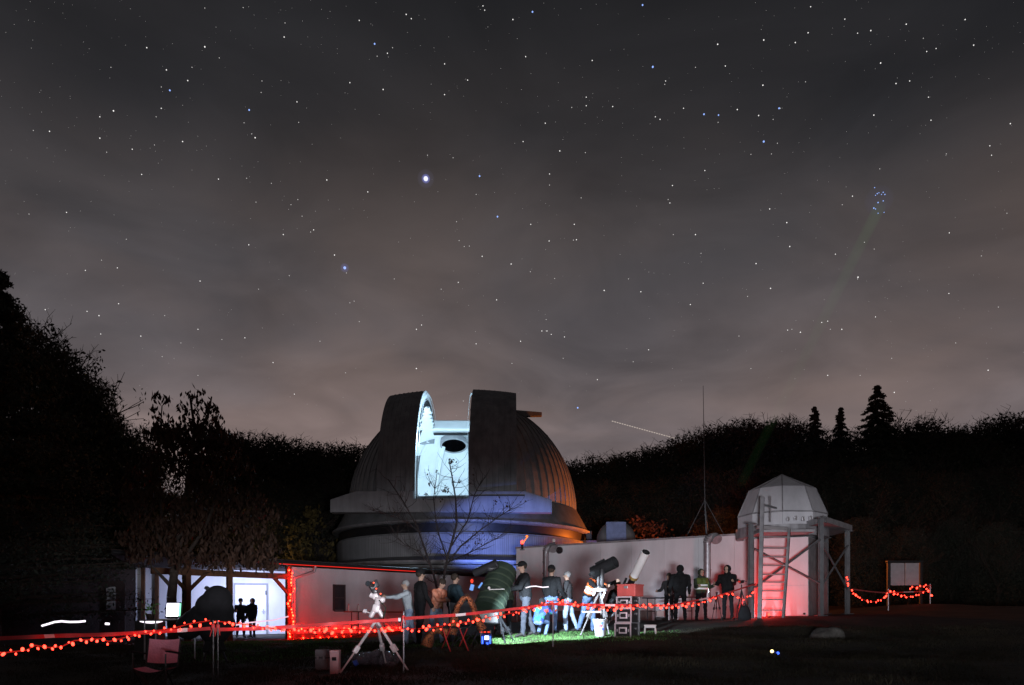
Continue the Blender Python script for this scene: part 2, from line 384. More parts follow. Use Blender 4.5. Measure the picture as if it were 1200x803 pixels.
# inside: ribs, rear crossbeam, round rear opening
for a in (112, 128, 146, 164):
    rb = MB()
    for j in range(10): rb.tube(sph(DR-.32, R(a), R(52)*j/10), sph(DR-.32, R(a), R(52)*(j+1)/10), .1 if a != 112 else .2, .1 if a != 112 else .2, 6, False)
    rb.build('rib', [dome_white], dome, smooth=True)
cb = MB(); cb.box((-.65, 2.75, 5.75), (2.9, .5, .72), (R(-24), 0, 0), .08); cb.build('rear_beam', [dome_white], dome)
cb = MB(); cb.box((-.65, 2.6, 5.28), (2.7, .3, .08)); cb.build('beam_seal', [dark], dome)
hn = Vector((-.03, .34, .94)).normalized(); hp = Vector((-.82, 3.55, 4.92))
hq = hn.to_track_quat('Z', 'Y')
op = MB(); op.tube(Vector((0, 0, -.06)), Vector((0, 0, .02)), .78, .78, 40); o = op.build('round_opening', [mat('hole_black', (.0012, .0012, .0014), 1, spec=0)], dome); o.location = hp-hn*.1; o.rotation_euler = hq.to_euler()  # black disc puts the dark depth of the opening into colour
op = MB(); op.lathe((0, 0, 0), [(.76, -.1), (.86, -.1), (.86, .25), (.76, .25), (.76, -.1)], 40); q = op.build('rim', [panel_grey], o)
for z in (3.0,):
    bb = MB(); r = math.sqrt((DR-.3)**2-z*z)
    for k in range(24): bb.tube((r*math.cos(R(30+5*k)), r*math.sin(R(30+5*k)), z), (r*math.cos(R(35+5*k)), r*math.sin(R(35+5*k)), z), .06, .06, 6, False)
    bb.build('hoop', [dome_white], dome, smooth=True)
# shutter track along the front foot of the dome, and the stub of the upper track
tr = MB(); yb, yf = -6.55, -7.25
prof = [(-6.15, -.92), (-6.15, -.3), (-4.9, .12), (SL-.02, .12), (SL-.02, -.24), (SR+.02, -.24), (SR+.02, .12), (3.55, .12), (4.85, -.3), (4.85, -.92)]
n_ = len(prof); vs = [(x, yf, z) for x, z in prof]+[(x, yb, z) for x, z in prof]
quads = [(0, 1, 2, 3), (0, 3, 4), (0, 4, 5, 9), (5, 6, 7), (5, 7, 8, 9)]
tr.add(vs, [q[::-1] for q in quads]+[tuple(i+n_ for i in q) for q in quads]+[(i, (i+1) % n_, n_+(i+1) % n_, n_+i) for i in range(n_)])
trk = tr.build('shutter_track', [panel_grey], dome)
for a, b in ((-4.9, -2.05), (-2.0, .7), (.75, 3.5)):
    e = MB(); e.box(((a+b)/2, yf-.012, -.46 if a > 0 or b < -2 else -.58), (b-a-.04, .03, .84 if a > 0 or b < -2 else .62), bev=.01); e.build('track_panel', [panel_grey], trk)
for a in (-6.12, 3.55):
    e = MB(); w = 1.25
    pr = [(a, -.9), (a, -.32 if a < 0 else .08), (a+w, .08 if a < 0 else -.32), (a+w, -.9)]
    e.add([(x, yf-.03, z) for x, z in pr]+[(x, yf-.003, z) for x, z in pr], [(3, 2, 1, 0), (4, 5, 6, 7), (0, 1, 5, 4), (1, 2, 6, 5), (2, 3, 7, 6), (3, 0, 4, 7)])
    e.build('track_panel', [panel_grey], trk)
e = MB(); e.box((2.15, yf-.04, -.1), (2.7, .05, .05)); e.build('guide_rail', [black_metal], trk)
e = MB(); e.box((0, 0, 0), (2.9, .34, .5), bev=.03); sb = e.build('upper_track', [dome_skin], dome); sb.location = (3.2, .6, 6.02); sb.rotation_euler = (0, R(2), 0)
for v in sb.data.vertices:
    if v.co.x > 0: v.co.z *= .45
e = MB()
for k in range(4): e.path([(4.5+.05*k, -.4, 4.75), (4.75, -.4, 4.65), (4.95, -.5, 4.3+.05*k)], .025, 4)
e.build('cable_loop', [black_metal], dome)
# skirt ring that turns with the dome
sk = MB(); sk.lathe((0, 0, 0), [(6.62, .02), (6.72, -.05), (7.32, -1.18), (7.45, -1.3), (7.45, -1.42), (7.2, -1.44)], 96); sk.build('skirt_ring', [ring_grey], dome, smooth=True)
sk = MB(); sk.lathe((0, 0, 0), [(7.5, -1.28), (7.53, -1.3), (7.53, -1.37), (7.48, -1.39)], 96); sk.build('lip_highlight', [zinc], dome, smooth=True)  # highlight of the ring lip, put in as a lighter zinc rail
sk = MB(); sk.lathe((0, 0, 0), [(7.15, -1.44), (7.05, -2.0), (7.3, -2.06)], 96); sk.build('roller_skirt', [black_metal], dome, smooth=True)

ob = thing('observatory_building', 'round grey clad base building under the big dome with blue lit panels', 'building', (DC.x, DC.y, 0))
NP = 66; pm = MB(); st = 2*math.pi/NP                                 # one corrugated cladding panel, copied round the drum
for k in range(6):
    t0, t1 = -st/2+st*k/6+.0015, -st/2+st*(k+.55)/6
    for r0, r1, ta, tb in ((7.3, 7.3, t0, t1), (7.26, 7.26, t1, -st/2+st*(k+1)/6)):
        pm.add([(r0*math.cos(ta), r0*math.sin(ta), 3.0), (r0*math.cos(tb), r0*math.sin(tb), 3.0), (r0*math.cos(tb), r0*math.sin(tb), 4.2), (r0*math.cos(ta), r0*math.sin(ta), 4.2)], [(0, 1, 2, 3)])
pmesh = pm.mesh('cladding_panel', [panel_grey])
for k in range(NP):
    if math.sin(st*k) < .2: put('cladding_panel', pmesh, ob, None, (0, 0, st*k))
w = MB(); w.lathe((0, 0, 0), [(7.22, -1.2), (7.22, 4.3), (6.0, 4.3)], 96); w.build('drum_wall', [ring_grey], ob, smooth=True)
w = MB(); w.lathe((0, 0, 0), [(7.24, 3.12), (8.75, 2.78), (8.8, 2.78), (8.8, 2.62), (8.2, 2.6)], 96); w.build('roof_ledge', [ring_grey], ob, smooth=True)
w = MB(); w.lathe((0, 0, 0), [(8.78, 2.8), (8.86, 2.8), (8.86, 2.7), (8.8, 2.7)], 96); w.build('gutter', [zinc], ob, smooth=True)
w = MB(); w.lathe((0, 0, 0), [(8.1, -1.2), (8.1, 2.66)], 96); w.build('lower_wall', [panel_grey], ob, smooth=True)
w = MB(); w.box((7.0, -1.6, 4.15), (2.0, 1.2, .5), bev=.03); w.build('motor_box', [panel_grey], ob)
w = MB(); w.box((7.2, -1.9, 4.7), (.35, .3, .5), bev=.03); w.build('drive_motor', [black_metal], ob)

# ---------------------------------------------------------------- long white building on the right
P0w, P1w = Vector((.18, 33.7)), Vector((8.72, 28.0)); uw = (P1w-P0w).normalized(); nw = Vector((-uw.y, uw.x)); 
if nw.y < 0: nw = -nw
rb = thing('flat_roofed_building', 'long low white building with a flat roof and two flue pipes on its wall', 'building')
NPAN = 8; Lw = (P1w-P0w).length+.6
for k in range(NPAN):                                                 # big wall sheets with fine joints
    a = P0w+uw*(Lw*k/NPAN+.004); b = P0w+uw*(Lw*(k+1)/NPAN-.004)
    w = MB(); w.wallbox(a, b, -.35, 3.02, .1); w.build('wall_panel', [white_wall], rb)
a, b = P0w+nw*.1, P0w+uw*Lw+nw*.1
w = MB(); w.prism([a, b, b+nw*4, a+nw*4], -.4, 2.95); w.build('wall', [plaster], rb)
w = MB(); a, b = P0w-nw*.03-uw*.03, P0w+uw*Lw-nw*.03; w.prism([a, b, b+nw*4.1, a+nw*4.1], 3.021, 3.09); w.build('roof', [zinc], rb)
w = MB(); w.wallbox(P0w-nw*.02+uw*.1, P0w+uw*6.3-nw*.02, -.4, .32, .019); w.build('plinth', [concrete], rb)
def flue(px, ytop, ybot, name='flue_pipe'):
    # pixel column on the wall line
    for i in range(40):
        p = P0w+uw*(Lw*i/40)
        if CX+F*p.x/p.y >= px: break
    d = p.y-.28; x = (px-CX)/F*d; zt, zb = (HY-ytop)/F*d, (HY-ybot)/F*d; r = .125
    m = MB(); m.tube((x, d, zb), (x, d, zt-.2), r, r, 16); fl = m.build(name, [steel], rb, smooth=True)
    m = MB(); pts = []
    for k in range(7):
        t = R(15*k); pts.append(Vector((x+.26*(1-math.cos(t)), d, zt-.2+.26*math.sin(t)*.9)))
    for p, q in zip(pts, pts[1:]): m.tube(p, q, r+.02, r+.02, 16)
    m.tube(pts[-1], pts[-1]+Vector((.06, -.16, -.14)), r+.04, r+.07, 16); m.build('cowl', [zinc], fl, smooth=True)
    m = MB()
    for z in (zb+.15, (zb+zt)/2): m.box((x, d+.14, z), (.3, .28, .04))
    m.build('bracket', [zinc], fl)
    m = MB(); m.tube((x+.02, d-r-.02, zb), (x+.02, d-r-.02, zt-.3), .03, .03, 8); m.build('highlight_strip', [bright_steel], fl)  # the pipe's highlight, put in as a bright steel strip
flue(640, 641, 676); flue(829, 630, 706)
m = MB(); d = 32.4; p = pt(656, 645, d); m.lathe((0, 0, 0), [(.05, .1), (.12, .1), (.15, .05), (.15, 0)], 16); m.ball((0, 0, .06), (.06, .06, .05)); o = m.build('wall_lamp', [black_metal], rb); o.location = p; o.rotation_euler = (R(90), 0, R(-34))
# ---------------------------------------------------------------- low building with the porch on the left
A, B, C_, D_ = Vector((-7.96, 28.0)), Vector((.25, 36.6)), Vector((-1.6, 37.0)), Vector((-9.55, 33.6))
ul = (B-A).normalized(); nl = Vector((-ul.y, ul.x))
lb = thing('low_building', 'low plastered building with a dark shallow roof, timber porch and red lit eave', 'building')
w = MB(); w.prism([A, B, C_, D_], -1.0, 1.86); w.build('wall', [plaster], lb)
w = MB(); w.wallbox(A-nl*.03, B-nl*.03, -1.0, -.55, .028); w.build('plinth', [concrete], lb)
Lr = 6.2
E0, E1 = A-ul*Lr-nl*.45, B+ul*.2-nl*.45
rp = [E0, E1, Vector((-1.7, 37.05)), Vector((-16.5, 34.2))]
w = MB(); zs = (1.93, 1.93, 2.12, 2.12)
w.add([(p.x, p.y, z) for p, z in zip(rp, zs)]+[(p.x, p.y, z+.14) for p, z in zip(rp, zs)], [(3, 2, 1, 0), (4, 5, 6, 7)]+[(i, (i+1) % 4, 4+(i+1) % 4, 4+i) for i in range(4)])
rf = w.build('roof', [roofing], lb)
w = MB(); w.tube((*(E0-nl*.06), 1.97), (*(E1-nl*.06), 1.97), .07, .07, 10); w.build('gutter', [black_metal], rf, smooth=True)
# drainpipe with swan neck at the corner
cpt = A-nl*.12+ul*.12
w = MB(); w.path([(*(A-nl*.48+ul*.75), 1.92), (*(A-nl*.44+ul*.72), 1.7), (*cpt, 1.45), (*cpt, -.85)], .05, 8); w.build('drainpipe', [zinc], lb, smooth=True)
# porch: posts with braces, beam, back wall and door
def vpost(t, brs, name='porch_post'):
    p = A-ul*t-nl*.1; m = MB(); m.box((p.x, p.y, .5), (.17, .17, 2.8), (0, 0, math.atan2(ul.y, ul.x)), .012); po = m.build(name, [timber], lb)
    m = MB()
    for s_ in brs:
        q = p+ul*s_*.7; m.box(((p.x+q.x)/2, (p.y+q.y)/2, 1.22), (1.02, .1, .1), (0, R(45)*-s_, math.atan2(ul.y, ul.x)))
    if brs: m.build('brace', [timber], po)
    return p
for t, br_ in ((.12, (-1,)), (2.33, ()), (3.75, (-1, 1))): vpost(t, br_)
ba, bb_ = A-ul*4.9-nl*.1, A-nl*.1-ul*.2
m = MB(); mid = (ba+bb_)/2; m.box((mid.x, mid.y, 1.5), ((bb_-ba).length, .14, .2), (0, 0, math.atan2(ul.y, ul.x)), .01); m.build('porch_beam', [timber], lb)
bw0, bw1 = Vector((-13.6, 32.6)), Vector((-9.3, 33.55))
m = MB(); m.wallbox(bw0, bw1, -1, 2.2, .15); pw = m.build('porch_wall', [white_wall], lb)
ub = (bw1-bw0).normalized(); nb = Vector((-ub.y, ub.x)); 
def onwall(px, off=.05):
    s_ = (px-CX)/F; t = (s_*bw0.y-bw0.x)/(ub.x-s_*ub.y); return bw0+ub*t-nb*off
d0, d1 = onwall(276), onwall(312)
m = MB(); m.wallbox(d0, d1, -.8, 1.42, .045); dr = m.build('door', [mat('door_white', (.7, .7, .72), .5, var=.04)], lb)
m = MB()
for a, b, z0, z1 in ((d0-ub*.07, d0, -.8, 1.5), (d1, d1+ub*.07, -.8, 1.5), (d0, d1, 1.43, 1.5)): m.wallbox(a-nb*.02, b-nb*.02, z0, z1, .06)
m.build('door_frame', [panel_grey], dr)
m = MB(); hpt = onwall(309, .1); m.box((hpt.x, hpt.y, .3), (.14, .04, .03), (0, 0, .2)); m.box((hpt.x, hpt.y, .3), (.05, .03, .2), (0, 0, .2)); m.build('handle', [steel], dr)
m = MB()
for z in (-.4, 1.1): 
    q = d1-ub*.0-nb*.03; m.box((q.x, q.y, z), (.05, .05, .18))
m.build('hinge', [black_metal], dr)
m = MB(); m.prism([A-ul*5-nl*.5, A-nl*.5, Vector((-9.3, 33.5)), Vector((-15, 32.4))], -1.05, -.79); m.build('porch_floor', [concrete], lb)
# dark window and shelf on the front wall
def front(px): 
    s_ = (px-CX)/F; t = (s_*A.y-A.x)/(ul.x-s_*ul.y); return A+ul*t
w0, w1 = front(391.5), front(402.5); m = MB(); m.wallbox(w0-nl*.05, w1-nl*.05, (HY-715)/F*w0.y, (HY-686)/F*w0.y, .06); wn = m.build('window', [glass], lb)
m = MB(); z0, z1 = (HY-716)/F*w0.y, (HY-685)/F*w0.y
for a, b, c, d in ((w0-ul*.06, w0, z0, z1), (w1, w1+ul*.06, z0, z1), (w0, w1, z1-.05, z1), (w0, w1, z0-.03, z0+.02)): m.wallbox(a-nl*.06, b-nl*.06, c, d, .09)
m.build('window_frame', [black_metal], wn)
m = MB(); q = (w0+w1)/2-nl*.07; zc_ = (z0+z1)/2; m.wallbox(w0-nl*.06, w1-nl*.06, zc_-.02, zc_+.02, .03); m.build('glazing_bar', [black_metal], wn)
# pale boarded wing beyond the porch
sh_ = thing('boarded_shed', 'pale clapboard shed behind the trunk left of the porch, with a dim glazed door', 'shed')
s0, s1 = Vector((-15.3, 31.75)), Vector((-13.7, 32.4)); us = (s1-s0).normalized(); ns = Vector((-us.y, us.x))
m = MB(); m.wallbox(s0, s1, -1, 2.2, .15); m.build('wall', [plaster], sh_)
bm_ = MB(); Ls = (s1-s0).length
bm_.add([(0, -.035, 0), (Ls, -.035, 0), (Ls, -.012, .15), (0, -.012, .15), (0, 0, 0), (Ls, 0, 0), (Ls, 0, .15), (0, 0, .15)], [(0, 1, 2, 3), (0, 4, 5, 1), (3, 2, 6, 7), (0, 3, 7, 4), (1, 5, 6, 2)])
bme = bm_.mesh('board', [white_wall])
for k in range(20): put('board', bme, sh_, (s0.x, s0.y, -.95+.15*k), (0, 0, math.atan2(us.y, us.x)))
for px in (168, 184, 221):
    s_ = (px-CX)/F; t = (s_*s0.y-s0.x)/(us.x-s_*us.y); p = s0+us*t-ns*.12; m = MB(); m.box((p.x, p.y, .6), (.14, .1, 3.1)); m.build('corner_post', [timber], sh_)
s2 = Vector((-21, 29.6)); m = MB(); m.wallbox(s2, s0, -1, 2.0, .15); m.build('wall', [roofing], sh_)  # unlit wing: its darkness is put into the wall material
q0 = pt(126, 700, 30.1); q1 = pt(137, 700, 30.25)
m = MB(); m.wallbox((q0.x, q0.y-.1), (q1.x, q1.y-.1), .25, 1.22, .06); gd = m.build('door_pane', [mat('milk_glass', (.09, .09, .09), .3)], sh_)
m = MB(); m.wallbox((q0.x-.3, q0.y-.02), (q1.x+.3, q1.y+.02), -.9, 1.45, .06); m.build('door', [roofing], sh_)

# ---------------------------------------------------------------- small white dome on the steel tower, ladder
TX, TD = (915-CX)/F*26.3, 26.6
sd = thing('small_dome', 'small faceted white dome on its platform over the ladder', 'dome', (9.5, TD+.9, 3.12))
fab = mat('dome_fabric', (.6, .59, .61), .6, streak=.15, var=.08, scale=2, bump=.1)
n = 9; rings = [(1.5, 0), (1.5, .48), (1.12, 1.38), (.0, 1.95)]
def rp_(k, j): r, z = rings[j]; a = 2*math.pi*(k+.3)/n; return Vector((r*math.cos(a), r*math.sin(a), z))
for k in range(n):
    for j in range(3):
        q = [rp_(k, j), rp_(k+1, j), rp_(k+1, j+1), rp_(k, j+1)]
        if j == 2: q = q[:3]
        c = sum(q, Vector())/len(q); nrm = (q[1]-q[0]).cross(q[2]-q[0]).normalized(); q2 = [c+(p-c)*.985 for p in q]
        m = MB(); m.add(q2+[p-nrm*.05 for p in q2], [tuple(range(len(q))), tuple(range(2*len(q)-1, len(q)-1, -1))]+[(i, len(q)+i, len(q)+(i+1) % len(q), (i+1) % len(q)) for i in range(len(q))])
        m.build('panel', [fab], sd)
m = MB()
for k in range(n):
    m.tube(rp_(k, 1), rp_(k, 2), .022, .022, 5); m.tube(rp_(k, 2), rp_(k, 3), .022, .022, 5); m.tube(rp_(k, 1), rp_(k+1, 1), .03, .03, 5)
m.build('frame', [zinc], sd)
m = MB(); m.lathe((0, 0, 0), [(1.3, .03), (1.56, .03), (1.56, -.32), (1.3, -.32)], 36); m.build('base_ring', [zinc], sd)
m = MB()
for k in range(4): m.box((-.35+.25*k, -1.6, .18+.03*(k % 2)), (.08, .1, .14), bev=.01)
m.build('clamp', [bright_steel], sd)
rail = MB(); p = pt(903, 612, 25.4)-sd.location
rail.path([p, p+Vector((0, 0, .85))], .02); rail.path([p+Vector((-.2, 0, .55)), p+Vector((.2, 0, .45))], .035); rail.build('latch_bar', [bright_steel], sd)
tw = thing('instrument_shed', 'white boxy shed under the small faceted dome, its foot lit red', 'shed')
m = MB()
f0, f1 = Vector(((884-CX)/F*26.6, 26.6)), Vector(((947-CX)/F*25.9, 25.9)); f2 = Vector(((969-CX)/F*28, 28.0))
m.prism([f0, f1, f2, f2+Vector((-1.9, 1.0))], -.2, 2.72); m.build('wall', [fab], tw)
fd = (f1-f0).normalized(); fn = Vector((fd.y, -fd.x))
for z0, z1 in ((-.15, 1.1), (1.112, 2.7)):
    m = MB(); m.wallbox(f0+fn*.03, f1+fn*.03, z0, z1, .028); m.build('wall_panel', [white_wall], tw)
sd_ = (f2-f1).normalized(); sn = Vector((sd_.y, -sd_.x)); m = MB(); m.wallbox(f1+sn*.02+sd_*.01, f2+sn*.02, -.15, 2.7, .018); m.build('side_panel', [zinc], tw)
p = f1-fd*.12+fn*.04; m = MB(); m.box((p.x, p.y, .16), (.06, .05, .06)); m.build('socket', [black_metal], tw)
dark_zinc = mat('dark_zinc', (.15, .15, .155), .55, streak=.3, metal=.3)
sf = thing('steel_platform', 'grey steel scaffold with crossed braces carrying the small dome platform', 'platform')
posts = []
for px, d, zt in ((880, 25.2, 3.05), (962, 25.0, 3.2), (993, 27.4, 3.05), (968, 29.2, 3.0)):
    x = (px-CX)/F*d; gg = g(x, d); posts.append(Vector((x, d, gg))); m = MB()
    for dy, sx, sy in ((-.06, .13, .02), (.06, .13, .02), (0, .02, .12)): m.box((x, d+dy, (zt+gg-.1)/2), (sx, sy, zt-gg+.1))
    m.box((x, d, gg+.02), (.32, .3, .03)); m.box((x, d, zt+.012), (.3, .28, .024)); m.build('post', [dark_zinc], sf)
def brace(a, b, w=.038):
    m = MB(); m.tube(a, b, w, w, 4); m.build('brace', [dark_zinc], sf)
a, b = posts[0]+Vector((.08, -.1, 0)), posts[1]+Vector((-.08, -.1, 0))
brace(a+Vector((0, 0, 2.25)), b+Vector((0, 0, 1.05))); brace(a+Vector((0, -.06, 1.0)), b+Vector((0, -.06, 2.45)))
a, b = posts[1]+Vector((.08, .05, 0)), posts[2]+Vector((-.05, -.1, 0))
brace(a+Vector((0, 0, 2.3)), b+Vector((0, 0, .9))); brace(a+Vector((0, .06, 1.0)), b+Vector((0, -.06, 2.4)))
m = MB(); q = [posts[0]+Vector((-.12, -.12, 0)), posts[1]+Vector((.1, -.1, 0)), posts[2]+Vector((.12, -.12, 0)), posts[2]+Vector((.12, 1.6, 0)), posts[0]+Vector((-.1, 3, 0))]
m.prism([(v.x, v.y) for v in q[1:4]]+[(TX+.5, 28.5)], 3.08, 3.26); m.build('side_deck', [zinc], sf)
m = MB(); m.prism([(posts[0].x+.3, 25.1), (posts[1].x-.2, 25.0), (posts[1].x-.1, 26.4), (posts[0].x+.3, 26.5)], 2.78, 2.86); m.build('deck', [zinc], sf)
m = MB(); p = pt(905, 619, 25.1); m.box(p, (1.0, .12, .1), (0, R(4), 0)); m.build('step_edge', [bright_steel], sf)
ld = thing('ladder', 'broad grey ladder with flat treads leaning up to the small dome', 'ladder')
def lp(px, py, d): return pt(px, py, d)
LB, LT = (lp(890, 725, 24.1), lp(918, 725, 24.0)), (lp(893.5, 583, 25.0), lp(925, 620, 24.95))
for k, (p, q) in enumerate(zip(LB, LT)):
    m = MB(); dd = q-p; m.box((p+q)/2, (.12 if k == 0 else .07, .16, dd.length), dd.to_track_quat('Z', 'Y').to_euler()); m.build('stile', [zinc], ld)
tm = MB(); tm.box((0, 0, 0), (1, .16, .035)); tme = tm.mesh('tread', [zinc])
for py in (631, 644, 654.5, 664.5, 675, 684, 694, 704, 716):
    t = (725-py)/(725-583); p = LB[0].lerp(LT[0], t); t2 = (725-py+1.5)/(725-620); q = LB[1].lerp(LT[1], t2); q.z = p.z+.03; dd = q-p
    put('tread', tme, ld, (p+q)/2, (R(0), 0, math.atan2(dd.y, dd.x)), (dd.length, 1, 1))
# mast with guyed foot on the roof
ms = thing('radio_mast', 'thin tall radio mast with a braced tripod foot on the white roof', 'mast')
p = pt(828, 626, 31.5); t = pt(826, 586, 31.5); t2 = pt(824, 452, 31.5)
m = MB(); m.tube(p, t, .04, .03, 8); m.tube(t, t2, .022, .009, 6); m.build('pole', [dark_zinc], ms)
for q in (pt(806, 626, 31.2), pt(848, 626, 31.0), pt(830, 622, 33)):
    m = MB(); m.tube(t, q, .015, .015, 5); m.build('leg', [dark_zinc], ms)
# small round dome behind the roof
sm2 = thing('round_hut', 'small dim dome with a pale bluish hatch peeping over the white roof', 'dome', (*pt(722, 640, 38).xy, 3.4))
m = MB(); m.lathe((0, 0, 0), [(.95, -3.6), (.95, .4)]+[(.95*math.cos(R(9*k)), .4+.95*math.sin(R(9*k))) for k in range(1, 11)], 28); m.build('shell', [ring_grey], sm2, smooth=True)
m = MB(); m.box((-.12, -.93, .7), (.95, .08, 1.0), (R(-8), 0, 0), .02); m.build('hatch', [mat('hatch_blue_lit', (.25, .31, .55), .6)], sm2)  # bluish light on the hatch is put into its paint
# little things on the roof edge
for px, py, mm, lab in ((612, 637, 'r', 'small red lamp on the left end of the white roof'), (649, 635, 'w', 'small white figure shaped lamp on the white roof')):
    d = 33.4; p = pt(px, py, d); rl = thing('roof_lamp', lab, 'lamp', p)
    m = MB(); m.tube((0, 0, -.25), (0, 0, 0), .05, .04, 8); m.box((0, 0, -.27), (.2, .15, .04)); m.build('stand', [black_metal], rl)
    m = MB(); m.ball((0, 0, .05), (.07, .07, .09)); m.build('lens', [bulb_m if mm == 'r' else mat('lens_white', (.8, .75, .7), .3)], rl)
    if mm == 'r':
        m = MB(); m.ball((.2, 0, .3), .055); m.tube((.05, 0, .05), (.2, 0, .25), .02); m.build('upper_lens', [emis('amber_glow', (1, .2, .03), 2)], rl)
# notice board
nb_ = thing('notice_board', 'pale two panelled notice board on two posts at the right', 'sign')
for px in (1041, 1079):
    x = (px-CX)/F*33.5; m = MB(); gg = g(x, 33.5); m.box((x, 33.5, (gg+2.45)/2-.1), (.1, .1, 2.45-gg+.1)); m.build('post', [black_metal], nb_)
pan = mat('board_pale', (.36, .34, .35), .6, var=.1)
for a, b in ((1043.5, 1059.5), (1060.5, 1076.5)):
    x0, x1 = ((v-CX)/F*33.44 for v in (a, b)); m = MB(); m.box(((x0+x1)/2, 33.42, 1.9), (x1-x0, .05, .96), bev=.01); m.build('panel', [pan], nb_)
m = MB(); x0, x1 = ((v-CX)/F*33.5 for v in (1039, 1081)); m.box(((x0+x1)/2, 33.5, 2.45), (x1-x0, .22, .06)); m.build('top_rail', [black_metal], nb_)
# ---------------------------------------------------------------- trees
def leaf_mesh(name, P, size, m, aspect=.55, down=0.0):
    P = np.asarray(P, float); n = len(P)
    u = RNG.normal(size=(n, 3)); u[:, 2] -= down*2.2; u /= np.linalg.norm(u, axis=1)[:, None]
    w = RNG.normal(size=(n, 3)); w -= (w*u).sum(1)[:, None]*u; w /= np.linalg.norm(w, axis=1)[:, None]
    s = (size*(.6+.8*RNG.random(n)))[:, None]
    V = np.stack([P-u*s*.5, P+w*s*aspect*.5+u*s*.05, P+u*s*.5, P-w*s*aspect*.5+u*s*.05], 1).reshape(-1, 3)
    return fast_mesh(name, V, np.arange(n*4).reshape(-1, 4), m)
def limb_tree(mb, p, d, L_, r, depth, tips, spread=.55, up=.15):
    n = 3; q = Vector(p); d = Vector(d).normalized()
    for k in range(n):
        d2 = (d+Vector((random.gauss(0, .12), random.gauss(0, .12), random.gauss(0, .08)+up*.3))).normalized()
        q2 = q+d2*L_/n; r2 = r*(1-.17*(k+1)/n*2); mb.tube(q, q2, r*(1-.34*k/n), r*(1-.34*(k+1)/n), 5 if depth > 1 else 3, False)
        q, d = q2, d2
        if depth > 0 and k >= (1 if depth > 2 else 0):
            ax_ = Vector((random.gauss(0, 1), random.gauss(0, 1), random.gauss(0, .5))).normalized()
            limb_tree(mb, q, (d+ax_*spread*1.3+Vector((0, 0, up))), L_*random.uniform(.5, .72), r*.5, depth-1, tips, spread, up)
    if depth <= 1: tips.append(tuple(q))
    if depth > 0:
        limb_tree(mb, q, d, L_*.62, r*.6, depth-1, tips, spread, up)
def broadleaf(H, Wd, nclump, per, leaf, m, low=.1, fuzz=.6):
    mb = MB(); tips = []
    mb.tube((0, 0, -.3), (0, 0, H*.3), H*.022, H*.016, 8)
    for k in range(5):
        a = k*1.26+random.random(); limb_tree(mb, (0, 0, H*(.2+.03*k)), (math.cos(a)*.55, math.sin(a)*.55, 1), H*.3, H*.009, 3, tips, .6)
    P = []
    for k in range(nclump):
        t = random.random(); z = H*(low+(1-low)*t); rr = Wd*math.sqrt(max(.02, 1-((t-.42)/.62)**2))*math.sqrt(random.uniform(.1, 1))
        a = random.random()*6.283; c = np.array([rr*math.cos(a), rr*math.sin(a), z-.5*fuzz])
        nn = RNG.normal(size=(per, 3)); nn *= np.minimum(1, 1.5/np.maximum(.01, np.linalg.norm(nn, axis=1)))[:, None]; P.append(c+nn*fuzz*np.array([1, 1, .8]))
        if z > H*.5:
            for _ in range(7):
                e = Vector(c)+Vector((random.gauss(0, .8), random.gauss(0, .8), random.uniform(.3, 1.5)))*fuzz; mid_ = Vector(c).lerp(e, .55)+Vector((random.gauss(0, .12), random.gauss(0, .12), 0)); mb.tube(c, mid_, .03, .022, 3, False); mb.tube(mid_, e, .022, .012, 3, False)
                for _ in range(3):
                    b_ = mid_.lerp(e, random.random()); mb.tube(b_, b_+Vector((random.gauss(0, .3), random.gauss(0, .3), random.uniform(.1, .5))), .014, .008, 3, False)
    for t in tips:
        if random.random() < .5: P.append(np.array(t)+RNG.normal(size=(8, 3))*.3)
    return mb.mesh('trunk', [bark]), leaf_mesh('crown', np.concatenate(P), leaf, m, .45)
def conifer(H, Wd, m, lev=26, br=9, leaf=.35, per=16, feather=0.0):
    mb = MB(); mb.tube((0, 0, -.3), (0, 0, H*.98), H*.02, .02, 8); P = []
    for l in range(lev):
        t = (l+random.random()*.6)/lev; z = H*(.06+.93*t); r = (Wd*(1-t)**.85+.12) if feather else (Wd*(1-t)**.95*random.uniform(.85, 1.1)+.05)
        for b in range(br):
            a = random.random()*6.283; rl = r*random.uniform(.65, 1.12) if feather else r*random.uniform(.35, 1.2); dp = rl*(-.25+feather)-(0 if feather else random.random()*.18)
            e = Vector((rl*math.cos(a), rl*math.sin(a), z+dp)); mb.tube((0, 0, z), e, .012+.01*rl, .008, 3, False)
            f = RNG.random(per)**.6
            P.append(np.stack([e.x*f, e.y*f, z+dp*f**(2 if feather else 1)], 1)+RNG.normal(size=(per, 3))*np.array([.13, .13, .09])*((.5+.25*rl) if feather else (.3+.12*rl)))
    return mb.mesh('trunk', [bark]), leaf_mesh('crown', np.concatenate(P), leaf, m, .45)
def plant_tree(name, label, meshes, p, group=None, cat='tree', sc=(1, 1, 1), rz=0, z=None):
    t = thing(name, label, cat, (p[0], p[1], g(p[0], p[1]) if z is None else z), rz, group); t.scale = sc
    put('trunk', meshes[0], t); put('crown', meshes[1], t); return t
pb = [broadleaf(15, 4.2, 200, 110, .25, leaf_dark, .04, .85) for _ in range(3)]
pc = [conifer(16, 5.8, needle, 60, 16, .17, 80), conifer(16, 3.6, needle, 54, 13, .17, 50)]
def top_d(py, d): return (HY-py)/F*d
